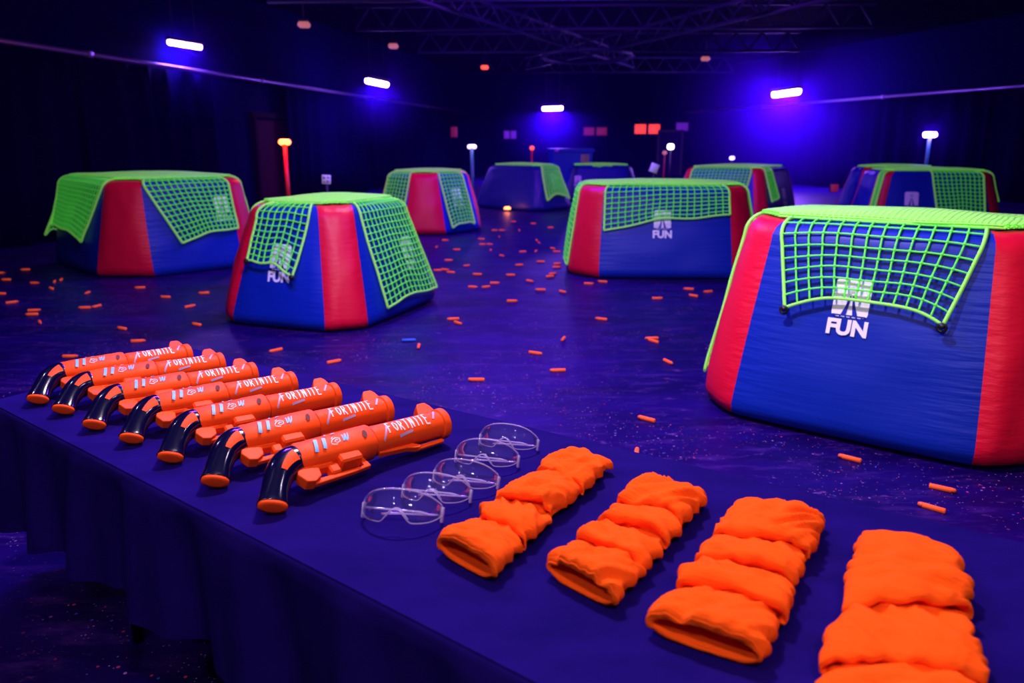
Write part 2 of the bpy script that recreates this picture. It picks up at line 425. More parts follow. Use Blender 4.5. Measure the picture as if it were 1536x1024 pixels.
bar_lamp(*P2(551, 121, 580, 127, 3.4), 'violet blacklight bar left of centre above the end of the curtain rail', 450, UVC, r=.08)
bar_lamp(*P2(815, 163, 843, 162, 3.1), 'small far violet blacklight bar at the centre of the back', 1500, UVC, r=.09)
bar_lamp(*P2(1161, 142, 1198, 137, 3.4), 'brightest violet blacklight bar right of centre with a wide halo', 700, UVC, r=.1, tm='uvstrong')
# small lamps on stands
def stand_lamp(px, py, depth, w, pole_m, lamp_m, label, energy, color, pr=.022, name='lamp_stand', hh=.05):
    p = ptd(px, py, depth)
    k = thing(name, label, 'lamp stand', (p.x, p.y, 0))
    MB().tube([(0, 0, .02), (0, 0, p.z - hh / 2)], pr, 10).build('pole', pole_m, k)
    MB().tube([(0, 0, 0), (0, 0, .02), (0, 0, .03)], [.2, .2, .05], 20).build('base', M['dark'], k)
    ww = w * depth / FPX
    h = MB(); h.tube([(-ww / 2, 0, p.z), (-ww / 2 + .03, 0, p.z), (ww / 2 - .03, 0, p.z), (ww / 2, 0, p.z)], [hh * .5, hh, hh, hh * .5], 12); h.build('lamp_head', lamp_m, k)
    if energy:
        l = bpy.data.lights.new('lamp_glow', 'POINT'); l.energy = energy; l.color = color; l.shadow_soft_size = .08
        o = bpy.data.objects.new('lamp_glow', l); C.objects.link(o); o.parent = k; o.location = (0, -.05, p.z + hh + .08)
    return k
stand_lamp(427, 213, 13.5, 17, M['polered'], M['redlamp'], 'red pole topped by a glowing orange-red lamp in front of the maroon door', 40, (1, .06, .02), .035)
stand_lamp(708, 220, 18, 13, M['polegreen'], M['uvdim'], 'teal pole with a pale lilac lamp, behind the bunker left of centre', 10, (.5, .3, 1), .04, hh=.045)
stand_lamp(798, 222, 24, 6, M['polered'], M['redsmall'], 'thin red pole with a small red lamp behind the farthest dark bunker', 0, None, .025, hh=.06)
stand_lamp(1006, 220, 25, 9, M['dark'], mat('white_lamp', (.9, .9, 1), .4, emit=(.8, .75, 1), estr=7), 'slim dark stand with a bright white dot of a lamp near the back door', 8, (.7, .6, 1), .02, hh=.085)
stand_lamp(997, 229, 24, 6, M['polered'], M['pinksmall'], 'thin stand with a faint red lamp beside the bright white dot lamp', 0, None, .02, hh=.06)
stand_lamp(1098, 237, 24, 7, M['dark'], M['uvdim'], 'low dark stand with a dim lilac lamp left of the small right-hand bunker', 0, None, .02, hh=.055)
stand_lamp(1395, 202, 20, 19, M['polegreen'], M['uv'], 'teal pole with a bright violet lamp behind the right-hand far bunker', 60, UVC, .04, hh=.06)
# ceiling indicator lamps
for px, py, m_, lab in ((456, 37, 'pinksmall', 'faint reddish ceiling indicator lamp nearest the top left'), (590, 69, 'pinksmall', 'faint reddish ceiling indicator lamp above the second blacklight bar'),
                        (727, 101, 'redsmall', 'bright red ceiling indicator lamp left of centre'), (1058, 88, 'pinksmall', 'faint pink ceiling indicator lamp left of the brightest blacklight')):
    p = pt(px, py, 4.25)
    k = thing('indicator_lamp', lab, 'lamp', p, 0, 'small ceiling indicator lamps')
    h = MB(); h.tube([(0, 0, .1), (0, 0, CEIL - p.z)], .012, 6); h.box(0, 0, .09, .2, .2, .06, .01); h.build('mount', M['dark'], k)
    MB().box(0, 0, 0, .26, .2, .13, .04).build('lens', M[m_], k)
# signs at the back
def sign(px, py, w, h, depth, m_, name, label, cat='sign', two=False, y_off=0):
    p = ptd(px, py, depth); W = w * depth / FPX; H = h * depth / FPX
    k = thing(name, label, cat, p, 0)
    MB().box(0, .04, 0, W * 1.06, .07, H * 1.12, .01).build('housing', M['dark'], k)
    if two:
        for s in (-1, 1): MB().box(s * W * .27, 0, 0, W * .43, .03, H, .01).build('lit_panel', M[m_], k)
    else: MB().box(0, 0, 0, W, .03, H, .01).build('lit_panel', M[m_], k)
    return k
sign(971, 193.5, 37, 13, BACKY - .1, 'exit', 'lit_sign', 'brightly glowing red double sign high on the back wall', two=True)
sign(893, 197, 34, 11, BACKY - .1, 'exitdim', 'lit_sign', 'dim dark-red double sign on the back wall left of the bright one', two=True)
sign(765, 202, 18, 11, BACKY - .1, 'purplesign', 'wall_panel', 'small purple panel on the back wall near the left corner', two=True)
sign(1024, 190, 18, 11, BACKY - .1, 'purplesign', 'wall_panel', 'faint purple panel on the back wall right of the bright red sign')
sign(681, 198, 9, 14, 34, 'exitdim', 'wall_panel', 'small upright pink-red panel near the far end of the left wall')
sign(1252, 282, 11, 11, 17.5, 'exitdim', 'floor_marker', 'small dim red square marker left of the right-hand rear bunkers')
def placard(px, py, w, h, depth, tilt, label, kind=0):
    p = ptd(px, py, depth); W = w * depth / FPX; H = h * depth / FPX
    k = thing('placard_stand', label, 'placard', (p.x, p.y, 0))
    MB().tube([(0, 0, .02), (0, 0, p.z - H * .3)], .016, 8).build('pole', M['dark'], k)
    MB().tube([(0, 0, 0), (0, 0, .02)], .16, 16).build('base', M['dark'], k)
    R = Matrix.Rotation(tilt, 3, 'Y')
    b_ = MB(); b_.box(0, -.02, p.z, W, .015, H, .004, rot=R); c = b_.build('card', M['white'], k)
    if kind:
        for i, (x, z, a_, c_) in enumerate([(-.25, .2, .3, .3), (.22, .25, .25, .2), (.2, -.2, .35, .3), (-.2, -.25, .2, .25)]):
            v = R @ Vector((x * W, 0, z * H)); MB().box(v.x, -.029, p.z + v.z, a_ * W, .004, c_ * H, 0, rot=R).build('card_print', M['paleblue'], c)
placard(490, 269, 13, 13, 11.5, .05, 'small square white printed placard on a stand behind the netted bunker at left centre', 1)
placard(981, 252, 12, 13, 12.5, .35, 'small tilted white placard on a stand behind the central red-cornered bunker')
# orange puck light before dark bunker
p = pt(761, 313, .06)
k = thing('puck_light', 'small glowing orange puck light on the floor before the dark far bunker', 'lamp', (p.x, p.y, 0))
MB().tube([(0, 0, 0), (0, 0, .05)], .10, 16).build('housing', M['dark'], k)
MB().tube([(0, 0, .05), (0, 0, .09), (0, 0, .11)], [.085, .085, .05], 16).build('lens', mat('orange_glow', (.9, .3, .1), .4, emit=(1, .25, .05), estr=5), k)
l = bpy.data.lights.new('lamp_glow', 'POINT'); l.energy = 5; l.color = (1, .2, .04); l.shadow_soft_size = .05
o = bpy.data.objects.new('lamp_glow', l); C.objects.link(o); o.parent = k; o.location = (0, -.12, .15)
# blue equipment bin on the back area
p = ptd(855, 250, 26.5)
k = thing('equipment_bin', 'tall blue plastic equipment bin with a beige label, far centre', 'bin', (p.x, p.y, 0), .12)
def taper(x0, y0, z0, x1, y1, z1):
    return MB().loft([[Vector((sx * x0, sy * y0, z0)) for sx, sy in ((-1, -1), (1, -1), (1, 1), (-1, 1))], [Vector((sx * x1, sy * y1, z1)) for sx, sy in ((-1, -1), (1, -1), (1, 1), (-1, 1))]])
bevel_mod(taper(.60, .42, 0, .66, .48, 1.38).build('body', M['bluebin'], k, False), .03)
bevel_mod(MB().box(0, 0, 1.43, 1.42, 1.04, .12, 0).build('rim', M['bluebin'], k, False), .02)
MB().box(.40, -.485, 1.12, .28, .02, .36, .005).build('paper_label', M['beige'], k)
MB().box(-.55, -.53, 1.44, .12, .03, .10, .01).build('latch', M['purplesign'], k)  # latch glows with the sign material though it is no lamp

# ------------------------------------------------------------------ text helper
def text_mesh(s, size, bold=.02):
    cu = bpy.data.curves.new('t', 'FONT'); cu.body = s; cu.size = size; cu.offset = bold; cu.fill_mode = 'FRONT'; cu.resolution_u = 3
    cu.align_x = 'CENTER'
    o = bpy.data.objects.new('t', cu); C.objects.link(o)
    dg = bpy.context.evaluated_depsgraph_get(); me = o.evaluated_get(dg).to_mesh()
    v = [Vector(x.co) for x in me.vertices]; f = [tuple(p.vertices) for p in me.polygons]
    o.evaluated_get(dg).to_mesh_clear(); bpy.data.objects.remove(o); bpy.data.curves.remove(cu)
    return v, f
FUNT = text_mesh('FUN', 1.0, .045)

# ------------------------------------------------------------------ inflatable bunkers
class Bunker:
    def __init__(s, name_label, cx, cy, deg, Lx, Ly, c, h, inset=.28, ct=.6, bulge=.05, ix=None, panel='blue', corner='red', cl=None):
        s.h, s.Lx, s.Ly, s.c, s.inset, s.ct, s.bulge = h, Lx, Ly, c, inset, ct, bulge; s.kx = 1.0 if ix is None else ix
        s.root = thing('inflatable_bunker', name_label, 'inflatable bunker', (cx, cy, 0), math.radians(deg), 'inflatable bunkers around the arena')
        s.root.rotation_euler = (0, 0, math.radians(deg)); s.loc = Vector((cx, cy, 0)); s.rz = math.radians(deg)
        s.pm, s.cm = M[panel], M[corner]
        s.make()
    def prof(s, t):
        h = s.h
        if t < .06:
            a = t / .06 * PI / 2; return .07 * (1 - math.sin(a)), .07 * (1 - math.cos(a))
        if t < .86:
            k = (t - .06) / .80; return s.inset * k ** 1.08, .07 + (h - .19) * k
        a = min((t - .86) / .14, 1.0) * PI / 2
        return s.inset + .14 * (1 - math.cos(a)), h - .12 + .12 * math.sin(a)
    def octo(s, t):
        i, z = s.prof(t); X, Y = s.Lx - i * s.kx, s.Ly - i
        c = s.c * (1 + (s.ct - 1) * min(t, 1))
        return [Vector(p) for p in ((-X + c, -Y, z), (X - c, -Y, z), (X, -Y + c, z), (X, Y - c, z), (X - c, Y, z), (-X + c, Y, z), (-X, Y - c, z), (-X, -Y + c, z))]
    def S(s, f, a, t, off=0.0):
        """panel f (0..7, even = blue faces), a in -1..1 across, t in 0..1 up the side"""
        o = s.octo(t); p, q = o[f], o[(f + 1) % 8]
        e = q - p; n = Vector((e.y, -e.x, 0)).normalized()
        u = (a + 1) / 2
        env = math.sin(PI * min(max(t, 0), 1) ** .8) ** .7 if 0 < t < 1 else 0
        bl = s.bulge * (1.35 if f % 2 else 1.0) * (max(0, 1 - a * a)) ** .6 * (.35 + .65 * env) if abs(a) < 1 else 0
        if t < .05: bl *= .8
        P = p.lerp(q, u) + n * bl
        sl = math.atan2(s.inset, s.h - .19)
        nn = (n * math.cos(sl) + Vector((0, 0, 1)) * math.sin(sl)) if t < .86 else (n * math.cos(min((t - .86) / .14, 1) * 1.2 + sl * .5) + Vector((0, 0, 1)) * math.sin(min((t - .86) / .14, 1) * 1.2 + sl * .5))
        return P + nn * off
    def top(s, x, y):
        """dome over the flat top; x, y in local metres"""
        i, z = s.prof(1.0); X, Y = s.Lx - i * s.kx, s.Ly - i
        r = max(abs(x) / X, abs(y) / Y)
        return z + .035 * max(0, 1 - (x / X) ** 2) * max(0, 1 - (y / Y) ** 2) ** .7
    def make(s):
        nt_, na = 26, 14
        for f in range(8):
            n_a = na if f % 2 == 0 else 9
            vs = []; uv = []
            for j in range(nt_ + 1):
                t = j / nt_
                for i in range(n_a + 1):
                    a = -1 + 2 * i / n_a
                    w = 0
                    P = s.S(f, a, t)
                    pn = noise.noise(Vector((f * 3.7 + a * 2, t * 5, s.loc.x)))
                    if 0 < i < n_a and 0 < j: P = P + (s.S(f, a, t, 1) - s.S(f, a, t)) * pn * .012
                    vs.append(P); uv.append((i / n_a + f, t * (s.h / 1.1)) if False else (i / n_a, t))
            fs = [(j * (n_a + 1) + i, j * (n_a + 1) + i + 1, (j + 1) * (n_a + 1) + i + 1, (j + 1) * (n_a + 1) + i) for j in range(nt_) for i in range(n_a)]
            if f % 2 == 0: obj('side_panel', vs, fs, s.pm, s.root, uvs=uv)
            else:
                o = obj('corner_panel', vs, fs, s.cm, s.root, uvs=uv)
                if s.cm is M['red']: o['label'] = 'red corner panel'
        o = s.octo(1.0)
        # top panel: fan of rings
        rings = []; uv = []
        pts = []
        for f in range(8):
            for i in range(4): pts.append(o[f].lerp(o[(f + 1) % 8], i / 4))
        m = len(pts); vs = []; fs = []
        for k in range(6):
            g = 1 - k / 6
            for p in pts:
                vs.append(Vector((p.x * g, p.y * g, s.top(p.x * g, p.y * g)))); uv.append((.5, .5))
        vs.append(Vector((0, 0, s.top(0, 0)))); uv.append((.5, .5))
        for k in range(5):
            for i in range(m): fs.append((k * m + i, k * m + (i + 1) % m, (k + 1) * m + (i + 1) % m, (k + 1) * m + i))
        for i in range(m): fs.append((5 * m + i, 5 * m + (i + 1) % m, 6 * m))
        obj('top_panel', vs, fs, s.pm, s.root, uvs=uv)
        vs = s.octo(0.0); obj('base_panel', vs, [tuple(range(8))[::-1]], s.pm, s.root, False)
    def face_uv(s, f, x, y, off):
        """x metres right of the face centre, y metres up the slope from the ground"""
        t = .06 + .80 * (y - .08) / (s.h - .19) * math.cos(math.atan2(s.inset, s.h - .19))
        o = s.octo(t); w = (o[(f + 1) % 8] - o[f]).length
        return s.S(f, 2 * x / w, t, off)
    def logo(s, f, x0, y0, w, lab=None, ghost=False, star=True):
        """white rounded plate with a flared figure cut out, and lettering beneath; x0,y0 = plate centre, w = plate width"""
        root = s.root
        H = w * 1.12
        def mapv(v, off): return s.face_uv(f, x0 + v.x, y0 + v.y, off)
        def add(name, v2, f2, m_, par, off): 
            return obj(name, [mapv(v, off) for v in v2], f2, m_, par, False)
        # plate as grid of small quads with rounded corners
        n = 16; vs = []; fs = []; r = w * .12
        for j in range(n + 1):
            yy = -H / 2 + H * j / n
            d = max(0, abs(yy) - (H / 2 - r)); hw = w / 2 - (r - math.sqrt(max(0, r * r - d * d)) if d > 0 else 0)
            for i in range(9): vs.append(Vector((-hw + 2 * hw * i / 8, yy, 0)))
        fs = [(j * 9 + i, j * 9 + i + 1, (j + 1) * 9 + i + 1, (j + 1) * 9 + i) for j in range(n) for i in range(8)]
        plate = add('logo_plate', vs, fs, M['white'], root, .006)
        # flared legs (blue wedges) below a pale figure
        b_ = MB()
        def quad(p): b_.add([Vector((x * w, y * H, 0)) for x, y in p], [tuple(range(len(p)))])
        for sg in (-1, 1):
            pr = [(-.05, .05), (-.02, .05), (-.05, -.22), (-.09, -.44), (-.23, -.44), (-.13, -.2)]
            pr = [(sg * x, y) for x, y in pr]; 
            if sg > 0: pr = pr[::-1]
            quad(pr)
        quad([(-.46, -.44), (.46, -.44), (.46, -.47), (-.46, -.47)][::-1])
        for i in range(6): quad([(-.42 + i * .15, -.47), (-.36 + i * .15, -.47), (-.37 + i * .15, -.50), (-.41 + i * .15, -.50)][::-1])
        add('logo_figure', b_.v, b_.f, s.pm, plate, .010)
        if star:
            st = []
            for i in range(10):
                rr_ = .19 if i % 2 == 0 else .085
                st.append(Vector((rr_ * w * math.sin(i * PI / 5), (.22 * H) + rr_ * w * math.cos(i * PI / 5), 0)))
            add('logo_star', st, [tuple(range(10))[::-1]], M['grey_print'], plate, .010)
        v, ff = FUNT
        sc = w * 1.08 / 1.95; xs = [q.x for q in v]; cx = (min(xs) + max(xs)) / 2; wd_ = max(xs) - min(xs)
        sc = w * 1.12 / wd_
        add('lettering', [Vector(((q.x - cx) * sc, q.y * sc * 1.02 - H * .55 - .72 * sc - .02 * w, 0)) for q in v], ff, M['white'], plate, .006)
    def net(s, flaps, label, sp=.085, r=.0055, top_sp=.034, pad=.012, spv=.78, wav=.02, clips=()):
        """flaps: list of (face, aL0, aR0, aL1, tL, aR1, tR, arch, lift)"""
        root = thing('cargo_net', label, 'net', s.loc, s.rz, 'neon green nets over the bunkers')
        sd = s.loc.x * 3.1 + s.loc.y
        i_, z = s.prof(1.0); X, Y = s.Lx - i_ * s.kx, s.Ly - i_
        # top sheet, two crossed layers
        for layer in range(2):
            b_ = MB(); spx = top_sp * (1 if layer == 0 else 1.13)
            nx, ny = int(2 * X / spx), int(2 * Y / spx)
            zo = pad + .004 + layer * .012
            def T(x, y):
                w = noise.noise(Vector((x * 3, y * 3, sd + layer * 5))) * .012
                cc = s.c * s.ct
                k = (abs(x) - (X - cc)) + (abs(y) - (Y - cc))
                return Vector((x, y, s.top(x, y) + zo + w * .5)) + Vector((noise.noise(Vector((x * 4, y * 4, sd + 9 + layer))) * .02, noise.noise(Vector((x * 4, y * 4, sd + 19 + layer))) * .02, 0))
            cc = s.c * s.ct * .75
            for a in range(nx + 1):
                x = -X + 2 * X * a / nx; ym = min(Y, X + Y - cc - abs(x))
                b_.tube([T(x, -ym + 2 * ym * q / 16) for q in range(17)], max(r, .008), 4, caps=False, up=(0, 0, 1))
            for a in range(ny + 1):
                y = -Y + 2 * Y * a / ny; xm = min(X, X + Y - cc - abs(y))
                b_.tube([T(-xm + 2 * xm * q / 16, y) for q in range(17)], max(r, .008), 4, caps=False, up=(0, 0, 1))
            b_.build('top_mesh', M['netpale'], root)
        for (f, aL0, aR0, aL1, tL, aR1, tR, arch, lift) in flaps:
            o = s.octo(.7); w = (o[(f + 1) % 8] - o[f]).length * abs(aR0 - aL0) / 2
            hh = (1 - min(tL, tR)) * s.h * 1.05
            ni, nj = max(3, round(w / sp)), max(2, round(hh / sp / spv))
            def G(i, j):
                u, v = i / ni, j / nj
                a0 = aL0 + (aR0 - aL0) * u; a1 = aL1 + (aR1 - aL1) * u
                tb = tL + (tR - tL) * u + arch * (4 * u * (1 - u)) ** .8 + .012 * math.sin(u * 9 + f + sd) * 4 * u * (1 - u)
                t = 1.0 + (tb - 1.0) * v
                nz = noise.noise(Vector((u * 3, v * 2, sd + f))); nz2 = noise.noise(Vector((u * 2.5, v * 3, sd + f + 30)))
                ed = 4 * u * (1 - u)
                a = a0 + (a1 - a0) * v + nz * wav * 2.2 * ed * v
                t += nz2 * wav * .8 * v * (0.3 + ed)
                off = pad + lift * v * v + .012 * (noise.noise(Vector((u * 7, v * 4, sd + 60))) + .5) * v
                a_c = max(-1.4, min(1.4, a))
                return s.S(f, a_c, max(.01, min(t, 1.0)), off)
            b_ = MB(); nrm = (s.S(f, 0, .5, 1) - s.S(f, 0, .5)).normalized()
            sub = 3
            for i in range(1, ni):
                b_.tube([G(i, j / sub) for j in range(nj * sub + 1)], r, 4, caps=True, up=nrm)
            for j in range(0, nj):
                b_.tube([G(i / sub, j) for i in range(ni * sub + 1)], r, 4, caps=True, up=nrm)
            for i in range(1, ni):
                for j in range(1, nj):
                    p = G(i, j); b_.box(p.x, p.y, p.z, r * 3, r * 3, r * 3, r * .9)
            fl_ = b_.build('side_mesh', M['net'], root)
            e = MB()
            e.tube([G(0, j / sub) for j in range(nj * sub + 1)], r * 1.7, 5, up=nrm)
            e.tube([G(ni, j / sub) for j in range(nj * sub + 1)], r * 1.7, 5, up=nrm)
            e.tube([G(i / sub, nj) for i in range(ni * sub + 1)], r * 1.5, 5, up=nrm)
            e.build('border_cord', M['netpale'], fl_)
            if f in clips:
                for i in (0, ni):
                    p = G(i, nj); e = MB(); 
                    e.tube([p + Vector((.022 * math.cos(q * PI / 4), 0, -.012 + .022 * math.sin(q * PI / 4))) + nrm * .012 for q in range(8)], r * 1.3, 5, closed=True)
                    e.box(p.x + nrm.x * .012, p.y + nrm.y * .012, p.z - .002, .03, .03, .03, .008)
                    e.build('corner_clip', M['black'], fl_)
        return root
# face indices: 0 front, 2 right, 4 back, 6 left; 1 = front-right corner, 7 = front-left corner
B9 = Bunker('largest inflatable bunker at right, wide blue front panel between red corners', 2.365, 4.75, -38, .955, .80, .30, 1.20, .27, .80, ix=.45)
B9.logo(0, -.055, .84, .195, star=True)
B9.net([(0, -.97, .97, -.66, .56, .68, .57, .07, .03), (2, -.95, .95, -.9, .45, .9, .5, .05, .02), (4, -.95, .95, -.9, .5, .9, .5, .05, .02), (6, -.9, .98, -.6, .12, 1.0, .13, .03, .015)],
       'neon green net with a square weave over the largest bunker at right', .088, .0064, .028, clips=(0,))
B2 = Bunker('inflatable bunker at left centre, logo on its blue front, red corner turned to camera', -1.81, 7.80, -20, .78, .98, .28, 1.10, .25, .80, ix=.85)
B2.logo(0, .01, .68, .21)
B2.logo(2, .25, .66, .2)
B2.net([(0, -1.0, .85, -.78, .52, .45, .42, .04, .05), (2, -.9, 1.0, -.62, .12, 1.0, .12, .03, .03), (4, -1, 1, -.9, .5, .9, .5, .05, .02), (6, -1, 1, -.9, .5, .9, .5, .05, .02)],
       'neon green net over the left-centre bunker, long flap on its right side', .082, .0075, .032, clips=(0,))
B1 = Bunker('far-left inflatable bunker with a wide red corner between two blue faces', -5.10, 11.08, -45, 1.38, 1.10, .52, 1.2, .20, .58, ix=.8)
B1.logo(0, -.1, .75, .2); B1.logo(2, .42, .88, .2)
B1.net([(0, -1.05, 1.05, -1.1, .42, .55, .33, .05, .03), (2, -1.05, 1.0, -.35, .32, 1.0, .42, .03, .03), (7, -.9, .9, -1.1, .30, 1.1, .30, .03, .12), (4, -1, 1, -.9, .5, .9, .5, .05, .02)],
       'neon green net with two wide flaps over the far-left bunker', .085, .010, .032)
B5 = Bunker('central inflatable bunker seen front-on, blue face between two red corners', 1.96, 10.44, -3, 1.20, .9, .38, 1.13, .22, .72, ix=.6)
B5.logo(0, -.05, .76, .21, star=True)
B5.net([(0, -.98, 1.0, -.96, .50, .98, .67, .03, .03), (2, -1, 1, -.9, .5, .9, .5, .05, .02), (4, -1, 1, -.9, .5, .9, .5, .05, .02), (6, -1, 1, -.9, .1, 1.0, .1, .02, .0)],
       'neon green net with a short front flap over the central bunker', .088, .008, .032)
B3 = Bunker('inflatable bunker left of the centre aisle, broad red corner towards the camera', -1.62, 15.28, -40, .90, 1.0, .55, 1.12, .24, .6)
B3.logo(2, -.02, .75, .24)
B3.net([(0, -1, 1, -.9, .3, .9, .3, .03, .03), (2, -.95, .6, -.75, .10, .55, .13, .05, .04), (4, -1, 1, -.9, .2, .9, .2, .05, .02), (6, -1, 1, -.9, .5, .9, .5, .05, .02)],
       'neon green net over the bunker left of the centre aisle', .09, .012, .032)
B4 = Bunker('farthest dark bunker beside the centre aisle with an orange light in front', .30, 20.6, -40, 1.15, .78, .28, 1.10, .26, .7, panel='dblue', corner='dblue')
B4.logo(2, 0, .8, .26)
B4.net([(2, -1.2, 1.1, -1.0, .22, .9, .22, .12, .05), (4, -1, 1, -.9, .5, .9, .5, .05, .02)], 'neon green net with one flap on the right side of the farthest dark bunker', .09, .017, .032)
B10 = Bunker('low dark blue bunker at the back centre below the tall blue bin', 2.75, 24.6, 0, 1.15, .8, .25, 1.0, .22, .75, corner='dblue')
B10.logo(0, -.75, .62, .2)
B10.net([(0, -.45, .45, -.4, .93, .4, .93, .0, .02), (4, -.5, .5, -.5, .6, .5, .6, .05, .02)], 'faint teal-green net on top of the low bunker at the back centre', .09, .014, .032)
B6 = Bunker('rear bunker right of centre with a narrow red corner and blue right face', 5.29, 18.46, -35, 1.12, 1.3, .26, 1.12, .22, .7)
B6.logo(2, .1, .55, .24)
B6.net([(0, -1, 1, -.9, .22, .7, .3, .05, .03), (2, -1, -.55, -.9, .35, -.45, .4, .0, .03), (4, -1, 1, -.9, .5, .9, .5, .05, .02)], 'neon green net over the rear bunker right of centre', .09, .013, .032)
B7 = Bunker('right-hand rear bunker with a green net across its blue front', 8.08, 15.4, -10, 1.22, .9, .25, 1.14, .2, .8)
B7.logo(0, -.45, .66, .24)
B7.net([(0, -.15, .98, .05, .12, .86, .12, .02, .03), (7, -.6, .1, -.3, .12, .3, .12, 0, .03), (2, -1, 1, -.9, .5, .9, .5, .05, .02), (4, -1, 1, -.9, .5, .9, .5, .05, .02)], 'neon green net over the right-hand rear bunker', .09, .011, .032)
B8 = Bunker('red-cornered bunker half hidden behind the right-hand rear bunker', 8.9, 18.4, 5, 1.15, .9, .55, 1.12, .25, .7)
B8.net([(0, -1, 1, -.9, .5, .9, .5, .05, .02), (4, -1, 1, -.9, .5, .9, .5, .05, .02)], 'neon green net over the half-hidden bunker behind the right-hand one', .09, .012, .032)

# ------------------------------------------------------------------ table with cloth
TZ = .74
TA, TB = Vector((-1.90, 2.66, 0)), Vector((-1.45, 3.40, 0))
TC = TB + Vector((.8335, -.5525, 0)).normalized() * 3.9
TD = TA + Vector((.790, -.613, 0)).normalized() * 3.9
def hem(side, s):
    if side == 'near':
        if s < .2: return -1
    return None
def cloth():
    corners = [TA, TD, TC, TB]     # anticlockwise: near edge, right end, far edge, left end
    loop = []; R = .035
    for i in range(4):
        p0, p1 = corners[i], corners[(i + 1) % 4]; d = (p1 - p0); ln = d.length; d.normalize(); n = Vector((d.y, -d.x, 0))
        k = int(ln / .018)
        for j in range(k):
            s_ = ln * j / k
            loop.append((p0 + d * s_, n, i, s_, ln))
    m = len(loop); 
    # smooth the normals round the corners
    nn = []
    for i in range(m):
        a = Vector((0, 0, 0))
        for q in range(-4, 5): a += loop[(i + q) % m][1]
        nn.append(a.normalized())
    levels = [(-.0, 0), (.010, -.0015), (.018, -.007), (.022, -.016)]
    vs = []; fs = []
    H = 26
    cen = (TA + TB + TC + TD) / 4
    for i, (p, n0, side, s_, ln) in enumerate(loop):
        n = nn[i]
        for (o_, z_) in levels: 
            q = p - n * .012 + n * o_; vs.append((q.x, q.y, TZ + z_))
        # hem height: the left end is hitched up, the rest reaches low
        S = s_ if side == 0 else (-.85 + s_ if side == 3 else 99)
        if side == 0: hz = .27 + .07 * min(s_ / .7, 1) if s_ < 1.8 else .33
        elif side == 3: hz = .25 + .02 * math.sin(s_ * 9)
        else: hz = .12
        for k in range(1, H + 1):
            t = k / H; z = TZ - .016 - (TZ - .016 - hz) * t
            arc = i * .018
            am = .042 * t ** .6 * (.6 + .4 * math.sin(arc * 1.3))
            ph = arc * 17 + 1.3 * math.sin(arc * 2.1) + .5 * math.sin(t * 2 + arc)
            w = am * (math.sin(ph) + .35 * math.sin(ph * 2.3 + 1)) + .03 * t
            q = p + n * (.010 + w + .008); vs.append((q.x, q.y, z))
    W = 4 + H
    for i in range(m):
        j = (i + 1) % m
        for k in range(W - 1): fs.append((i * W + k, i * W + k + 1, j * W + k + 1, j * W + k))
    # top surface: grid between the four edges, faint creases
    base = len(vs)
    NU, NV = 120, 30
    def top(u, v):
        a = TA.lerp(TD, u); c = TB.lerp(TC, u); p = a.lerp(c, v); q = cen + (p - cen) * .9945 if False else p
        ex = 4 * v * (1 - v) * min(1, 12 * u) * min(1, 12 * (1 - u))
        z = TZ + .0015 * noise.noise(Vector((p.x * 5, p.y * 5, 2))) * ex
        return (p.x, p.y, z)
    sc_ = 1
    for j in range(NV + 1):
        for i in range(NU + 1):
            vs.append(top(i / NU, j / NV))
    for j in range(NV):
        for i in range(NU):
            a = base + j * (NU + 1) + i; fs.append((a, a + 1, a + NU + 2, a + NU + 1))
    return vs, fs
v_, f_ = cloth()
tc_ = obj('tablecloth', v_, f_, M['linen']); tag(tc_, 'dark navy cloth draped over the long table in the foreground', 'tablecloth')
tb = thing('folding_table', 'long folding table hidden under the navy cloth, black legs showing at left', 'table', (0, 0, 0))
ins = .03
cen = (TA + TB + TC + TD) / 4
poly = [cen + (p - cen) * .985 for p in (TA, TD, TC, TB)]
MB().prism([(p.x, p.y) for p in poly], TZ - .045, TZ - .006).build('tabletop', M['dark'], tb, False)
du = (TD - TA).normalized(); dv = (TB - TA).normalized()
for s_ in (.72, 3.3):
    fr = MB()
    p0 = TA + du * s_ + dv * .10; p1 = TA + du * s_ + dv * .74
    for q in (p0, p1): MB().tube([(q.x, q.y, 0), (q.x, q.y, TZ - .05)], .019, 10).build('leg', M['metal'], tb)
    MB().tube([(p0.x, p0.y, .20), (p1.x, p1.y, .20)], .014, 8).build('crossbar', M['metal'], tb)
    a = p0; e = p0 + du * .35
    MB().tube([(a.x, a.y, .14), (e.x, e.y, .3)], .012, 8).build('brace', M['metal'], tb)

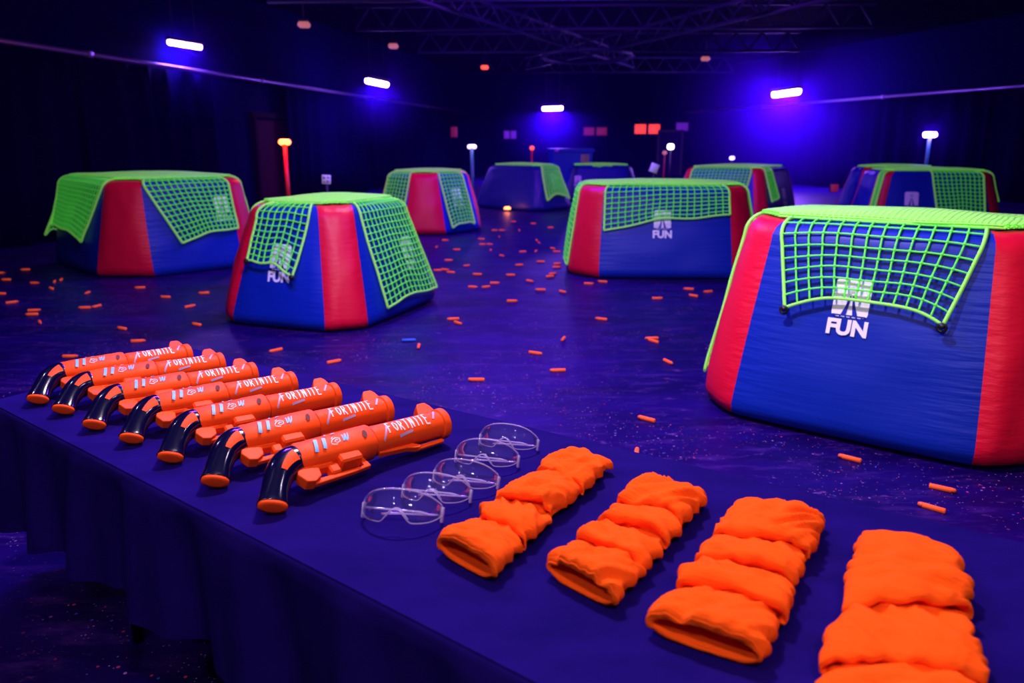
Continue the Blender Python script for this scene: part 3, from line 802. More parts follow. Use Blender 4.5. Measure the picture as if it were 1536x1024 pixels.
# ------------------------------------------------------------------ toy blasters
def ribbon(path, w, fn, off=.0012, closed=False):
    """flat stroke along a 2-D path, laid on the surface fn(x,y) -> z"""
    pts = []
    for i in range(len(path) - 1):
        a, c = Vector(path[i]).to_2d(), Vector(path[i + 1]).to_2d(); n = max(1, int((c - a).length / .006))
        for k in range(n): pts.append(a.lerp(c, k / n))
    pts.append(Vector(path[-1]).to_2d())
    vs = []; 
    for i, p in enumerate(pts):
        d = pts[min(i + 1, len(pts) - 1)] - pts[max(i - 1, 0)]; d.normalize(); n = Vector((-d.y, d.x)) * w / 2
        for q in (p + n, p - n): vs.append(Vector((q.x, q.y, fn(q.x, q.y) + off)))
    fs = [(2 * i, 2 * i + 1, 2 * i + 3, 2 * i + 2) for i in range(len(pts) - 1)]
    return vs, fs
def ring(cx, cy, cz, dirv, ry, rz, n=24, sq=2.0):
    """ellipse ring square to dirv (in the XY plane); ry in-plane half width, rz height half width"""
    d = Vector((dirv[0], dirv[1], 0)).normalized(); s_ = Vector((-d.y, d.x, 0)); out = []
    for k in range(n):
        a = 2 * PI * k / n; c, sn = math.cos(a), math.sin(a)
        c = math.copysign(abs(c) ** (2 / sq), c); sn = math.copysign(abs(sn) ** (2 / sq), sn)
        out.append(Vector((cx, cy, cz)) + s_ * (c * ry) + Vector((0, 0, sn * rz)))
    return out
def make_blaster():
    root = thing('toy_blaster', 'x', 'toy blaster', (0, 0, 0), 0, 'orange toy blasters laid out on the table')
    zc = .052
    # receiver
    b_ = MB(); prof = [(0.0, .030, .030), (.006, .043, .040), (.06, .047, .044), (.17, .049, .047), (.178, .050, .048), (.245, .051, .049), (.252, .047, .046)]
    b_.loft([ring(x, 0, zc, (1, 0), ry, rz, 28, 2.6) for x, ry, rz in prof])
    rec = b_.build('receiver', M['orange'], root); bevel_mod(rec, .002, 2, 40)
    # collar groove and ejection notch
    MB().loft([ring(x, 0, zc, (1, 0), r_, r_, 28) for x, r_ in ((.250, .040), (.262, .040))]).build('groove', M['orange_dk'], root)
    sv = ring(0, 0, 0, (1, 0), .009, 1, 16)
    nv = []
    for k in range(16):
        a = 2 * PI * k / 16; x = .218 + .008 * math.cos(a) + .004 * math.sin(a); y = -.006 + .015 * math.sin(a)
        nv.append(Vector((x, y, zc + .0503)))
    obj('ejection_port', nv, [tuple(range(16))], M['boreshade'], rec, False)  # flat oval; the notch's depth is only shade put in as dark colour
    # barrel
    b_ = MB(); prof = [(.256, .043), (.268, .046), (.275, .0455), (.50, .0445), (.508, .0445), (.511, .050), (.532, .051), (.536, .048), (.536, .034), (.46, .032)]
    b_.loft([ring(x, 0, zc, (1, 0), r_, r_, 32) for x, r_ in prof], caps=False)
    bar = b_.build('barrel', M['orange'], root); bevel_mod(bar, .0015, 2, 30)
    MB().loft([ring(x, 0, zc, (1, 0), r_, r_, 24) for x, r_ in ((.46, .0325), (.461, .0325))]).build('bore', M['boreshade'], bar)
    # front sight: raised trapezoid fin
    b_ = MB(); b_.prism([(.455, .036), (.474, .078), (.484, .090), (.512, .090), (.522, .076), (.530, .040)], zc - .018, zc + .020)
    bevel_mod(b_.build('front_sight', M['orange'], root, False), .004, 3)
    # lower lever loop with an open window
    zl, zh = .038, .066
    b_ = MB()
    b_.prism([(-.004, -.030), (.012, -.034), (.034, -.044), (.050, -.058), (.044, -.084), (.020, -.098), (-.004, -.092), (-.018, -.062)], zl - .008, zh)
    b_.prism([(.020, -.082), (.022, -.100), (.150, -.094), (.208, -.088), (.206, -.079), (.150, -.082)], zl, zh - .012)
    b_.prism([(.186, -.084), (.208, -.088), (.200, -.045), (.186, -.044)], zl, zh - .012)
    bevel_mod(b_.build('lever_loop', M['orange'], root, False), .003, 2)
    b_ = MB(); b_.box(.150, -.052, .054, .072, .036, .056, .006); b_.box(.096, -.066, .046, .032, .036, .034, .005); b_.box(.060, -.047, .046, .08, .02, .04, .006)
    b_.build('trigger_block', M['orange'], root, False)
    # pump rail below the barrel
    b_ = MB(); b_.prism([(.262, -.043), (.262, -.052), (.36, -.058), (.385, -.066), (.40, -.068), (.41, -.060), (.385, -.044)], .030, .050)
    b_.prism([(.395, -.054), (.395, -.070), (.498, -.066), (.503, -.060), (.498, -.052)], .034, .044)
    bevel_mod(b_.build('pump_rail', M['orange'], root, False), .002, 2)
    # raised spine on top edge of the receiver
    b_ = MB(); b_.box(.10, .045, zc + .004, .17, .012, .03, .004); b_.build('top_spine', M['orange'], root, False)
    # grip: sweeps back and down
    path = [((.010, .000), .044, .041), ((-.008, -.002), .046, .042), ((-.030, -.012), .045, .041), ((-.055, -.032), .041, .038), ((-.074, -.056), .038, .033), ((-.092, -.082), .037, .028), ((-.107, -.107), .040, .024), ((-.113, -.118), .042, .024)]
    # smooth with Catmull
    sm = []
    for i in range(len(path) - 1):
        for q in range(4):
            t = q / 4; P = []
            for g in (lambda e: e[0][0], lambda e: e[0][1], lambda e: e[1], lambda e: e[2]):
                p0, p1, p2, p3 = (g(path[max(i - 1, 0)]), g(path[i]), g(path[i + 1]), g(path[min(i + 2, len(path) - 1)]))
                P.append(.5 * (2 * p1 + (p2 - p0) * t + (2 * p0 - 5 * p1 + 4 * p2 - p3) * t * t + (3 * p1 - p0 - 3 * p2 + p3) * t ** 3))
            sm.append(P)
    sm.append([path[-1][0][0], path[-1][0][1], path[-1][1], path[-1][2]])
    def gring(i, extra=0.0, n=28):
        a = sm[max(i - 1, 0)]; c = sm[min(i + 1, len(sm) - 1)]
        return ring(sm[i][0], sm[i][1], zc - .0004 * i, (a[0] - c[0], a[1] - c[1]), sm[i][2] + extra, sm[i][3] + extra, n, 2.3)
    MB().loft([gring(i) for i in range(len(sm))]).build('grip', M['navy'], root)
    # orange inlay on the grip's upper side near the receiver
    vs = []; n_ = 28
    rows = list(range(3, 14))
    for i in rows:
        g = gring(i, .0012); u = (i - rows[0]) / (len(rows) - 1)
        lo, hi = 6.2 + u * .9, 9.6 - u * .9
        for q in range(5):
            kf = lo + (hi - lo) * q / 4; k0 = int(kf); fr_ = kf - k0
            vs.append(g[k0 % n_].lerp(g[(k0 + 1) % n_], fr_))
    fs = [(i * 5 + q, i * 5 + q + 1, (i + 1) * 5 + q + 1, (i + 1) * 5 + q) for i in range(len(rows) - 1) for q in range(4)]
    o = obj('grip_inlay', vs, fs, M['orange'], root); o['label'] = 'orange inlay on the navy grip'
    e = sm[-1]; a = sm[-2]; d = Vector((e[0] - a[0], e[1] - a[1])).normalized()
    b_ = MB(); zc2 = zc - .0004 * (len(sm) - 1)
    b_.loft([ring(e[0] + d.x * o_, e[1] + d.y * o_, zc2, (-d.x, -d.y), e[2] * k_, e[3] * k_, 28, 2.3) for o_, k_ in ((-.002, .93), (.006, .93), (.010, .86), (.011, .6))])
    b_.build('butt_cap', M['orange'], root)
    # decals
    fr_ = lambda x, y: zc + .048 * (max(0, 1 - abs(y / .0485) ** 2.6)) ** (1 / 2.6)
    fb = lambda x, y: zc + math.sqrt(max(0, .0455 ** 2 - y * y))
    def strokes(name, lst, w, fn, m_, par, off=.0014):
        b_ = MB()
        for s_ in lst: b_.add(*ribbon(s_, w, fn, off))
        b_.build(name, m_, par, False)
    strokes('blue_stripe_decal', [[(.052, -.026), (.066, .018)], [(.080, -.022), (.092, .016)]], .0105, fr_, M['lightblue'], rec)
    strokes('outline_emblem_decal', [[(.106, -.008), (.114, .002), (.126, .006), (.136, .001), (.134, -.010), (.124, -.013), (.117, -.007), (.124, -.002), (.130, -.004)], [(.104, -.012), (.112, -.016), (.122, -.018)], [(.112, .006), (.120, .011)]], .0022, fr_, M['pinkwhite'], rec)
    strokes('blue_emblem_decal', [[(.146, -.012), (.150, .012)], [(.150, -.010), (.158, .010)], [(.156, -.014), (.160, .014)], [(.160, -.010), (.170, .014)], [(.122, .026), (.136, .030)], [(.100, .026), (.106, .029)]], .0040, fr_, M['lightblue'], rec)
    for dash in ([(.278, -.036), (.306, .010)], [(.472, -.010), (.498, .026)], [(.335, -.034), (.385, -.028)]): strokes('dash_decal', [dash], .006, fb, M['paleblue'], bar)
    L_ = {'F': [[(0, 0), (.05, 1)], [(.05, 1), (.75, .95)], [(.02, .55), (.55, .55)]],
          'O': [[(.35, .05), (.05, .35), (.12, .8), (.45, .9), (.72, .6), (.62, .15), (.35, .05)]],
          'R': [[(.05, 0), (.10, .95)], [(.10, .95), (.6, .85), (.55, .5), (.12, .42)], [(.25, .42), (.75, -.05)]],
          'T': [[(-.05, .95), (.85, 1.0)], [(.42, .95), (.36, 0)]],
          'N': [[(.0, -.05), (.08, 1)], [(.08, 1), (.6, .0)], [(.6, 0), (.66, 1.05)]],
          'I': [[(.28, 0), (.34, .95)]],
          'E': [[(.08, 0), (.14, 1.05)], [(.14, 1.05), (.8, 1.0)], [(.1, .52), (.62, .52)], [(.08, 0), (.85, -.02)]]}
    x = .304; lst = []; H_ = .040; Wd = .0205
    for ch in 'FORTNITE':
        adv = {'I': .7, 'N': 1.0}.get(ch, 1.0)
        for st in L_[ch]: lst.append([(x + p[0] * Wd * .85, -.020 + p[1] * H_) for p in st])
        x += Wd * adv
    strokes('lettering_decal', lst, .0042, fb, M['pinkwhite'], bar)
    # the toy lies rolled towards its lever side, resting on the butt and the muzzle
    X = Matrix.Translation((0, 0, .088)) @ Matrix.Rotation(math.radians(2.6), 4, 'Y') @ Matrix.Rotation(math.radians(27), 4, 'X') @ Matrix.Translation((0, 0, -zc))
    for ch in root.children_recursive: ch.data.transform(X)
    return root
bl0 = make_blaster()
GUNS = [((45, 598), (283, 540)), ((88, 612), (328, 555)), ((130, 636), (380, 570)), ((184, 657), (440, 585)), ((238, 687), (508, 603)), ((304, 724), (586, 626)), ((390, 763), (671, 648))]
GL = ['orange toy blaster farthest left in the row, at the table corner', 'orange toy blaster second from the left end of the row', 'orange toy blaster third from the left, between its neighbours',
      'orange toy blaster in the middle of the row of seven', 'orange toy blaster third from the goggles end of the row', 'orange toy blaster next to the last one before the goggles', 'nearest orange toy blaster, last in the row beside the clear goggles']
V0 = Vector((-.154, -.106)); V1 = Vector((.525, -.036))
for i, (a, c) in enumerate(GUNS):
    A_ = pt(*a, .775).to_2d(); B_ = pt(*c, .785).to_2d()
    vec = B_ - A_; lv = V1 - V0
    sc = vec.length / lv.length; sc = max(.90, min(1.0, sc)); th = math.atan2(vec.y, vec.x) - math.atan2(lv.y, lv.x)
    rot = Matrix.Rotation(th, 2); mid = (A_ + B_) / 2 - rot @ ((V0 + V1) / 2 * sc)
    loc = (mid.x, mid.y, TZ + .002)
    if i == 0:
        bl0.location = loc; bl0.rotation_euler = (0, 0, th); bl0.scale = (sc,) * 3; bl0['label'] = GL[0]
    else: dup(bl0, loc, th, GL[i], sc)

# ------------------------------------------------------------------ safety goggles
def make_goggles():
    root = thing('safety_goggles', 'x', 'safety goggles', (0, 0, 0), 0, 'clear safety goggles in a row on the table')
    W, D = .088, .058      # half width, wrap depth
    def curve(u):           # u -1..1 across
        a = u * 1.30
        return Vector((W * math.sin(a) / math.sin(1.30), D * (1 - math.cos(a)) / (1 - math.cos(1.30)), 0))
    def top(u): return .078 - .030 * abs(u) ** 2.2
    def bot(u):
        b_ = .004 + .024 * abs(u) ** 3.5
        nb = .5 + .5 * math.cos(PI * min(1, abs(u) / .34))
        return b_ + .030 * nb ** 1.1
    n = 48; lean = 0.0
    def P(u, z, off=0):
        c = curve(u); nrm = Vector((math.sin(u * 1.3), -math.cos(u * 1.3), 0))
        return Vector((c.x, c.y + z * lean, z)) + nrm * (off + .006 * math.sin(PI * min(1, max(0, z / .06))))
    for th in (0,):
        vs = []; fs = []; m = 10
        for i in range(n + 1):
            u = -1 + 2 * i / n
            for j in range(m + 1):
                z = bot(u) + (top(u) - bot(u)) * j / m; vs.append(P(u, z))
        fs = [(i * (m + 1) + j, (i + 1) * (m + 1) + j, (i + 1) * (m + 1) + j + 1, i * (m + 1) + j + 1) for i in range(n) for j in range(m)]
        o = obj('lens', vs, fs, M['lens'], root); s = o.modifiers.new('thickness', 'SOLIDIFY'); s.thickness = .0012
    b_ = MB()
    b_.tube([P(-1 + 2 * i / n, top(-1 + 2 * i / n), .001) for i in range(n + 1)], .0022, 8)
    b_.build('brow_bar', M['rim'], root)
    b_ = MB(); b_.tube([P(-1 + 2 * i / n, bot(-1 + 2 * i / n)) for i in range(n + 1)], .0018, 6)
    b_.build('lower_edge', M['rim'], root)
    b_ = MB()
    b_.tube([P(.24 * q / 8, bot(.24 * q / 8) + .002) + Vector((0, .004 + .010 * math.cos(q / 8 * PI / 2), 0)) for q in range(-8, 9)], .0022, 8)
    b_.build('nose_bridge', M['rim'], root)
    for sg in (-1, 1):
        e = P(sg, .030)
        b_ = MB(); b_.box(e.x - sg * .001, e.y + .006, .028, .006, .022, .036, .002)
        sh = b_.build('side_shield', M['rim'], root)
        # temple folded across behind the lens
        z = .034 - (.007 if sg > 0 else 0)
        y0 = e.y + .016 + (.006 if sg > 0 else 0)
        pts = [(e.x, e.y + .012, z), (e.x - sg * .006, y0 + .002, z), (e.x - sg * .05, y0 + .003, z - .001), (e.x - sg * .10, y0 + .004, z - .002), (e.x - sg * .13, y0 + .004, z - .003), (e.x - sg * .15, y0 + .004, z - .006)]
        MB().tube(pts, [.0024, .0024, .0020, .0020, .0026, .0022], 8, flat=1.3).build('temple', M['rim'], root)
    X = Matrix.Rotation(-math.radians(28), 4, 'X')
    lo = 9
    for ch in root.children: ch.data.transform(X); lo = min(lo, min(v.co.z for v in ch.data.vertices))
    for ch in root.children: ch.data.transform(Matrix.Translation((0, 0, -lo + .001)))
    return root
gg = make_goggles()
GG = [((592, 802), 118, -8, 'clear safety goggles nearest the camera, beside the nearest orange sleeve'), ((645, 768), 100, -10, 'clear safety goggles second nearest the camera'),
      ((688, 745), 95, -14, 'clear safety goggles in the middle of the five'), ((722, 712), 95, -12, 'clear safety goggles second farthest from the camera'), ((755, 685), 88, -14, 'clear safety goggles farthest from the camera, near the table edge')]
for i, ((x, y), w, rz, lab) in enumerate(GG):
    p = pt(x, y, TZ + .002); d = (p - co.location).length; sc = w * d / FPX / .182
    sc = max(.98, min(1.12, sc))
    loc = (p.x, p.y, TZ + .0015)
    if i == 0: gg.location = loc; gg.rotation_euler = (0, 0, math.radians(rz)); gg.scale = (sc,) * 3; gg['label'] = lab
    else: dup(gg, loc, math.radians(rz), lab, sc)

# ------------------------------------------------------------------ bunched orange sleeves
def sleeve(nl, nr, fl_, fr_, segs, seed, label, slant=.25, h=.064, extend=0.0):
    """nl,nr near-left/right, fl_,fr_ far-left/right pixel corners; segs = relative lengths from near to far"""
    Z = TZ + .028
    A, B_, Cc, D_ = pt(*nl, Z), pt(*nr, Z), pt(*fl_, Z), pt(*fr_, Z)
    o0 = (A + B_) / 2; o1 = (Cc + D_) / 2; d = (o1 - o0); L = d.length; d.normalize(); sd = Vector((d.y, -d.x, 0))
    wn_ = (B_ - A).dot(sd) / 2; wf = (D_ - Cc).dot(sd) / 2
    sk0 = (B_ - A).dot(d) / 2 ; sk1 = max(-.022, min(.022, (D_ - Cc).dot(d) / 2))       # end skew
    root = thing('arm_sleeve', label, 'sleeve', (o0.x, o0.y, TZ + .004), math.atan2(d.y, d.x), 'bunched orange fabric sleeves on the table')
    # local frame: x along d (near -> far), y to the left (-sd)
    rnd = random.Random(seed)
    tot = sum(segs); cuts = [0]
    for q in segs: cuts.append(cuts[-1] + q / tot)
    NS = 22; NA = 96
    rows = []                         # (x fraction, height factor, width factor, seg index, t)
    # each pleat is a roll whose near lip overhangs the pleat before it
    for k in range(len(segs)):
        a, c = cuts[k], cuts[k + 1]; ln = c - a
        ov = .17 * ln if k > 0 else 0
        hk = rnd.uniform(.92, 1.1); wk = rnd.uniform(.96, 1.06)
        for q in range(NS):
            t = q / NS
            # near lip: rolls up quickly then slopes down away from the camera
            if t < .22:
                s_ = t / .22; ang_ = s_ * PI / 2
                x = a - ov * math.sin(s_ * PI) ** .8 * (1 if k > 0 else .0) + ln * .10 * (1 - math.cos(ang_))
                hf = (.46 if k > 0 else .78) + (.62 if k > 0 else .24) * math.sin(ang_)
                wf_ = (.90 if k > 0 else .97) + (.12 if k > 0 else .03) * math.sin(ang_)
            else:
                s_ = (t - .22) / .78
                x = a + ln * (.10 + .90 * s_)
                hf = 1.06 - (.54) * s_ ** 1.5
                wf_ = 1.02 - .12 * s_ ** 2.2
                if k == len(segs) - 1: hf = 1.06 - .30 * s_ ** 3; wf_ = 1.02 - .04 * s_ ** 3
            rows.append((x, hf * hk, wf_ * wk, k, t))
    rings_ = []
    def ringat(x, hf, wf_, k, t, inner=0.0, end=0.0):
        out = []
        W = (wn_ + (wf - wn_) * x) * wf_; Hh = h * hf
        for q in range(NA):
            a_ = 2 * PI * q / NA; c, s_ = math.cos(a_), math.sin(a_)
            e1, e2 = 2.9, 2.3
            cy = math.copysign(abs(c) ** (2 / e1), c); cz = math.copysign(abs(s_) ** (2 / e2), s_)
            y = cy * (W - inner); z = Hh / 2 + cz * (Hh / 2 - inner * .9)
            yy = cy
            sk = (sk0 + (sk1 - sk0) * x) * (-cy)      # follow the skewed ends
            X = x * L + sk + (.5 + math.sin(k * 2.4 + seed)) * .020 * (-cy) * math.sin(PI * min(1, x * 1.1))
            wob = noise.noise(Vector((x * L * 4 + seed, yy * 1.1, 0))) * .016
            X += wob * min(1, x * 6) * (cz > -0.5)
            # wrinkles: long ridges running across the tube, slightly diagonal, stronger near the sides
            amp = 1.0 if s_ > -.3 else .15
            rv = noise.noise(Vector((X * 21 + yy * 1.9 * math.sin(k * 2.1 + seed), yy * 1.2 + k * 3.3, seed * 1.7)))
            rv2 = noise.noise(Vector((X * 70 + yy * 3 + k, yy * 2.6, seed * 2.9)))
            rid = (1 - abs(rv) * 2.6)
            dz = (.0130 * rid + .0024 * rv2) * amp * (1 if inner == 0 else .3)
            n2 = Vector((0, c, s_)).normalized()
            sw = noise.noise(Vector((x * 6 + seed, 4.2, math.copysign(1, c)))) * .010 * abs(c)
            p = Vector((X, y, z)) + n2 * dz + Vector((0, math.copysign(sw, c) if True else 0, 0))
            # sag: middle of the tube is a little lower than the edges rolls
            p.z -= .006 * (1 - yy * yy) * (s_ > 0) * (k % 2)
            p.z = max(p.z, .001 + .0005 * (q % 3))
            out.append(p)
        return out
    # inside lining from deep to the rim
    for inn, xx in ((.016, .085), (.012, .05), (.007, .012), (.003, -.006)):
        rings_.append(ringat(xx, 1.0 if False else rows[0][1] + .0, rows[0][2], 0, 0, inn))
    for r_ in rows: rings_.append(ringat(*r_))
    # far end closes over
    lx, lh, lw = 1.0, rows[-1][1], rows[-1][2]
    for e_ in (.0, .35, .65, .85, .96):
        g = math.sqrt(max(0, 1 - e_ * e_)); rg = ringat(1.0 + .035 * e_ ** 1 / L * .8, lh * (.35 + .65 * g), lw * (1 - .06 * e_), len(segs) - 1, 1)
        rings_.append(rg)
    b_ = MB(); b_.loft(rings_, caps=True)
    # our local y is left = -sd: ring used y = cy*W with +y to the left of travel
    o = b_.build('fabric_tube', M['cloth_orange'], root)
    # hem band round the open end
    hemr = ringat(.004, rows[0][1], rows[0][2], 0, 0)
    cen_ = sum(hemr, Vector()) / len(hemr)
    MB().tube([cen_ + (p - cen_) * .985 for p in hemr], .0042, 6, closed=True).build('hem', M['cloth_orange'], root)
    return root
sleeve((664, 818), (738, 858), (850, 680), (908, 700), [1.0, .95, 1.25, 1.0], 3, 'bunched orange sleeve nearest the goggles, in four loose folds')
sleeve((826, 850), (917, 898), (968, 722), (1058, 752), [.95, .8, .75, 1.0], 8, 'bunched orange sleeve second from the goggles, open cuff facing camera')
sleeve((980, 934), (1138, 985), (1118, 756), (1230, 783), [1.0, .8, .9, 1.15], 14, 'bunched orange sleeve third from the goggles, wide open cuff')
sleeve((1204, 1110), (1490, 1115), (1300, 806), (1430, 832), [.9, 1.0, 1.2], 21, 'bunched orange sleeve at the right, cut off by the picture edge', h=.06)

# ------------------------------------------------------------------ foam darts
def make_dart(m_):
    root = thing('foam_dart', 'x', 'foam dart', (0, 0, 0), 0)
    b_ = MB(); r = .0125
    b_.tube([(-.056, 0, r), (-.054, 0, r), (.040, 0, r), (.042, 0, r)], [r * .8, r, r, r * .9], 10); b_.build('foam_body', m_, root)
    b_ = MB(); b_.tube([(.040, 0, r), (.043, 0, r), (.056, 0, r), (.062, 0, r)], [r * 1.02, r * 1.04, r * .85, r * .4], 10); b_.build('rubber_tip', M['foamtip'] if m_ is M['foam'] else m_, root)
    return root
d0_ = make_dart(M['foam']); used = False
NEAR = [(715, 569, 0, 'orange foam dart on the floor just past the table edge, above the farthest goggles'), (837, 555, 2, 'orange foam dart lying level at the middle of the floor'), (803, 529, -8, 'orange foam dart just left of the one at the middle of the floor'),
        (1275, 687, -14, 'orange foam dart on the dark floor before the largest bunker'), (1413, 732, -12, 'orange foam dart close to the right corner of the largest bunker'), (1398, 761, -16, 'orange foam dart beside the table edge at far right'),
        (955, 679, 84, 'orange foam dart pointing at the camera just beyond the first sleeve'), (1002, 542, -25, 'orange foam dart just left of the largest bunker'), (978, 507, 2, 'upper of two touching darts left of the largest bunker'), (980, 511, -15, 'lower of two touching darts left of the largest bunker'),
        (970, 628, -14, 'flattened orange foam dart left of the largest bunker base'), (902, 478, -6, 'orange foam dart below the central bunker'), (680, 478, 3, 'left one of two crossed darts right of the left-centre bunker'), (687, 484, -18, 'right one of two crossed darts right of the left-centre bunker'),
        (628, 519, 75, 'orange foam dart standing lengthwise beside the blue dart'), (414, 525, 12, 'orange foam dart in front of the left-centre bunker, nearest its logo side'), (501, 542, 10, 'orange foam dart in front of the left-centre bunker, below its red corner'),
        (207, 511, 2, 'orange foam dart behind the farthest-left blasters'), (105, 534, 0, 'orange foam dart nearest the table corner at left'), (295, 486, -10, 'orange foam dart just left of the left-centre bunker base'), (60, 483, -60, 'orange foam dart end-on below the close pair at left'),
        (48, 471, 2, 'longer lower dart of the close pair at far left'), (51, 465, 3, 'upper dart of the close pair at far left'), (127, 461, 2, 'left one of two end-to-end darts below the far-left bunker'), (145, 459, 14, 'right one of two end-to-end darts below the far-left bunker')]
FAR = [(9, 419, 0), (38, 404, 2), (52, 424, -2), (77, 432, -20), (82, 422, 60), (92, 419, 40), (131, 439, 22), (18, 453, 6), (210, 431, 2), (248, 445, -2), (306, 439, 2), (285, 459, 10), (183, 492, -10), (1, 440, 0), (1, 409, 0),
       (722, 358, 0), (749, 355, 70), (724, 366, 0), (735, 366, -5), (736, 375, 40), (753, 383, -12), (779, 345, 70), (753, 345, 0), (742, 345, 0), (805, 360, -30), (809, 364, -30), (829, 372, -10), (835, 377, 0), (804, 376, 30), (784, 377, 2), (811, 392, 0), (779, 397, 3),
       (836, 395, 4), (835, 400, 0), (829, 410, 8), (825, 414, 5), (685, 374, 0), (655, 370, 40), (673, 390, 0), (657, 405, 0), (676, 408, -3), (668, 404, -5), (709, 430, -4), (729, 430, 8), (742, 424, 0), (811, 434, 0), (844, 437, -14), (768, 451, 0), (668, 360, 0),
       (986, 447, 0), (1033, 433, -3), (1040, 443, -10), (883, 425, -2), (904, 422, -3), (845, 508, 50), (700, 398, 10), (716, 411, 0), (766, 412, 0), (795, 421, -10), (700, 345, 0), (770, 332, 0), (800, 335, 0), (826, 341, 0), (1062, 437, 5)]
flats = [(x, y, a, l) for x, y, a, l in NEAR] + [(x, y, a, None) for x, y, a in FAR]
for x, y, a, l in flats:
    p = pt(x, y, .012)
    # picture angle -> heading on the floor
    q = pt(x + 6 * math.cos(math.radians(a)), y - 6 * math.sin(math.radians(a)), .012)
    rz = math.atan2(q.y - p.y, q.x - p.x)
    if random.random() < .5: rz += PI
    if l is None:
        if x < 330: l = 'small orange foam dart scattered on the floor around the far-left bunker'; g = 'foam darts by the far-left bunker'
        elif x < 850 and y < 400: l = 'tiny far orange foam dart on the purple-lit floor of the centre aisle'; g = 'foam darts far down the centre aisle'
        elif x < 850: l = 'small orange foam dart on the floor between the left-centre and central bunkers'; g = 'foam darts between the middle bunkers'
        else: l = 'small orange foam dart on the floor before the central bunker'; g = 'foam darts before the central bunker'
    else: g = 'orange foam darts scattered on the floor'
    loc = (p.x, p.y, 0.0005)
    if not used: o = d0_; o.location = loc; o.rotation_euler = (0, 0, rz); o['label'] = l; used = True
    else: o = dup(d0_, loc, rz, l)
    o['group'] = g
db = make_dart(M['bluefoam']); p = pt(613, 510, .012); db.location = (p.x, p.y, .0005); db.rotation_euler = (0, 0, .1); db['label'] = 'single blue foam dart on the floor right of the left-centre bunker'; db['group'] = 'blue foam dart'

# ------------------------------------------------------------------ house: wash lamps out of view, several added to brighten what they face
def unseen_wash(x, y, z, power, color, size, label, tilt=0, rz=0, sy=None, spread=PI):
    k = thing('unseen_fixture', label, 'lamp', (x, y, z), rz, 'ceiling wash lights over the table')
    MB().box(0, 0, .08, size * 1.05, (sy or size) * 1.1, .1, .01).build('housing', M['dark'], k)
    h = MB(); h.tube([(0, 0, .13), (0, 0, CEIL - z)], .01, 6); h.build('hanger', M['dark'], k)
    l = area('lamp_light', (0, 0, 0), size, power, color, rot=(tilt, 0, 0), sy=sy, spread=spread); l.parent = k
    return k
VIO = (.16, .03, 1.0)
WH = (1.0, .80, 1.0)
unseen_wash(-1.6, 4.9, 4.0, 160, VIO, .9, 'violet wash light hanging beyond the blasters', sy=.15)
unseen_wash(1.6, 5.6, 4.0, 130, VIO, .9, 'violet wash light hanging beyond the sleeves', sy=.15)
unseen_wash(-.3, 11.5, 4.5, 380, (.12, .006, 1.0), 1.2, 'added unseen violet wash light over the centre aisle', sy=.15)  # added out of view to wash the aisle floor violet
unseen_wash(1.5, 13.8, 4.85, 650, (.30, .04, 1.0), 1.2, 'added unseen violet wash light aimed at the rear bunkers', tilt=1.0, sy=.15)  # added out of view to brighten rear bunker fronts and the bin
unseen_wash(-.1, 3.6, 4.2, 205, WH, .4, 'pale wash light hanging above the table', sy=.2)
unseen_wash(.8, -.8, 4.2, 100, (1.0, .8, .9), .5, 'unseen pale fill light behind the camera at right', tilt=.6, sy=.25)  # unseen front fill, kept pale so orange and white stay bright
unseen_wash(-2.2, -.4, 4.2, 62, (1.0, .8, .9), .5, 'unseen pale fill light behind the camera at left', tilt=.6, sy=.25)  # weaker unseen front fill from the left
for i_, (x_, y_, z_) in enumerate([(-2.6, 3.2, 3.3), (-1.3, 1.6, 3.6), (1.4, 2.4, 3.5), (2.6, 1.2, 3.4), (-.9, -.9, 3.5), (1.9, -1.6, 3.6), (.2, 1.2, 3.9)]):  # unseen small spots, added for dots of light on the goggles
    unseen_wash(x_, y_, z_, 7, (.85, .7, 1.0), .09, ['added unseen spot over the far left end of the table', 'added unseen spot over the blasters', 'added unseen spot past the table at right', 'added unseen spot at the right end of the table',
          'added unseen spot behind the camera at left', 'added unseen spot behind the camera at right', 'added unseen spot highest above the camera'][i_])
unseen_wash(-1.0, 8.6, 4.5, 95, (.8, .62, 1.0), .5, 'added unseen pale wash light over the middle of the arena', sy=.25)  # added out of view to light the middle bunkers and their nets

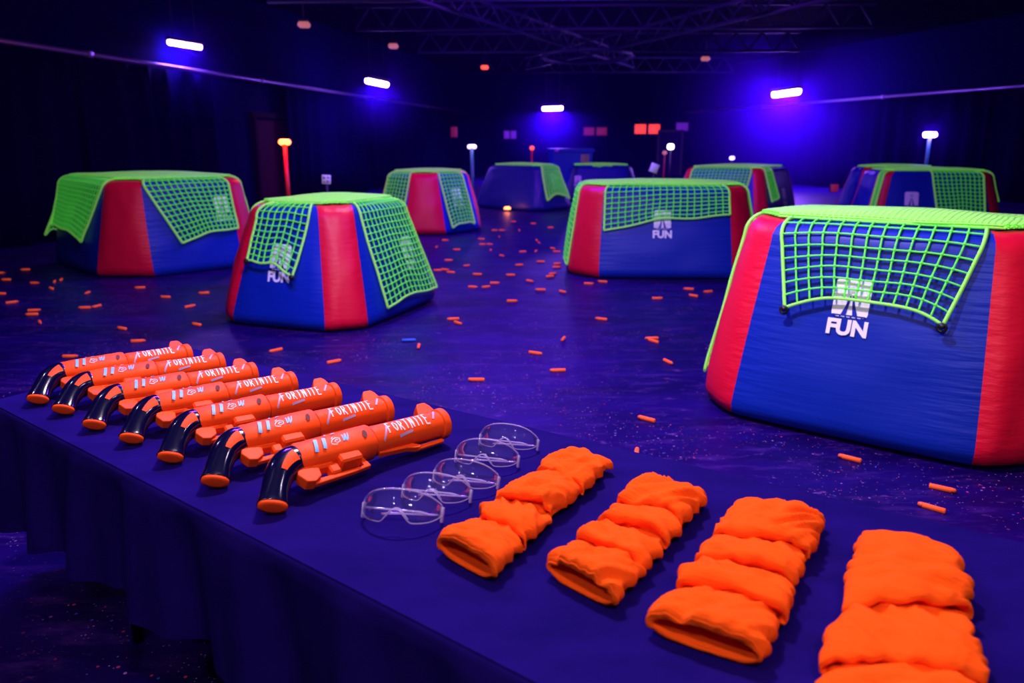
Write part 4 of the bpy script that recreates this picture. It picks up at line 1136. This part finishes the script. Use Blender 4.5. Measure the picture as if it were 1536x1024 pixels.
# ------------------------------------------------------------------ world, haze, view
w = bpy.data.worlds.new('world'); bpy.context.scene.world = w; w.use_nodes = True
bg = w.node_tree.nodes['Background']; bg.inputs[0].default_value = (.01, .004, .05, 1); bg.inputs[1].default_value = .0
HAZE = 0.0007
if HAZE:
    vs_ = w.node_tree.nodes.new('ShaderNodeVolumeScatter'); vs_.inputs['Color'].default_value = (.14, .01, 1.0, 1); vs_.inputs['Density'].default_value = HAZE; vs_.inputs['Anisotropy'].default_value = .35
    WN, WL = w.node_tree.nodes, w.node_tree.links
    WL.new(vs_.outputs[0], WN['World Output'].inputs['Volume'])
    # denser haze added in a ball round each violet lamp to shape its halo
    geo = WN.new('ShaderNodeNewGeometry'); acc = None
    for (px_, py_, pz_, rad, amt) in ((277, 67, 3.7, 1.7, .05), (565, 124, 3.4, 2.2, .045), (828, 162, 3.1, 3.2, .05), (1180, 139, 3.4, 5.5, .085), (1395, 202, None, 1.6, .05)):
        P_ = pt(px_, py_, pz_) if pz_ else ptd(px_, py_, 20)
        ds = WN.new('ShaderNodeVectorMath'); ds.operation = 'DISTANCE'; ds.inputs[1].default_value = P_; WL.new(geo.outputs['Position'], ds.inputs[0])
        mr_ = WN.new('ShaderNodeMapRange'); mr_.inputs['From Min'].default_value = 0; mr_.inputs['From Max'].default_value = rad; mr_.inputs['To Min'].default_value = 1; mr_.inputs['To Max'].default_value = 0
        WL.new(ds.outputs['Value'], mr_.inputs['Value'])
        pw = WN.new('ShaderNodeMath'); pw.operation = 'POWER'; pw.inputs[1].default_value = 1.8; WL.new(mr_.outputs[0], pw.inputs[0])
        ma = WN.new('ShaderNodeMath'); ma.operation = 'MULTIPLY_ADD'; ma.inputs[1].default_value = amt; WL.new(pw.outputs[0], ma.inputs[0])
        if acc is None: ma.inputs[2].default_value = HAZE
        else: WL.new(acc, ma.inputs[2])
        acc = ma.outputs[0]
    WL.new(acc, vs_.inputs['Density'])
    w.cycles.volume_sampling = 'MULTIPLE_IMPORTANCE'; w.cycles.volume_step_size = .7
sc = bpy.context.scene
sc.view_settings.view_transform = 'Standard'; sc.view_settings.look = 'None'; sc.view_settings.exposure = 0; sc.view_settings.gamma = 1; sc.view_settings.use_curve_mapping = False
sc.cycles.use_denoising = True; sc.cycles.denoiser = 'OPENIMAGEDENOISE'; sc.cycles.max_bounces = 6; sc.cycles.transparent_max_bounces = 24; sc.cycles.volume_bounces = 0
sc.cycles.sample_clamp_indirect = 4; sc.cycles.sample_clamp_direct = 0; sc.cycles.caustics_reflective = False; sc.cycles.caustics_refractive = False
sc.cycles.volume_step_rate = 5; sc.cycles.volume_max_steps = 64
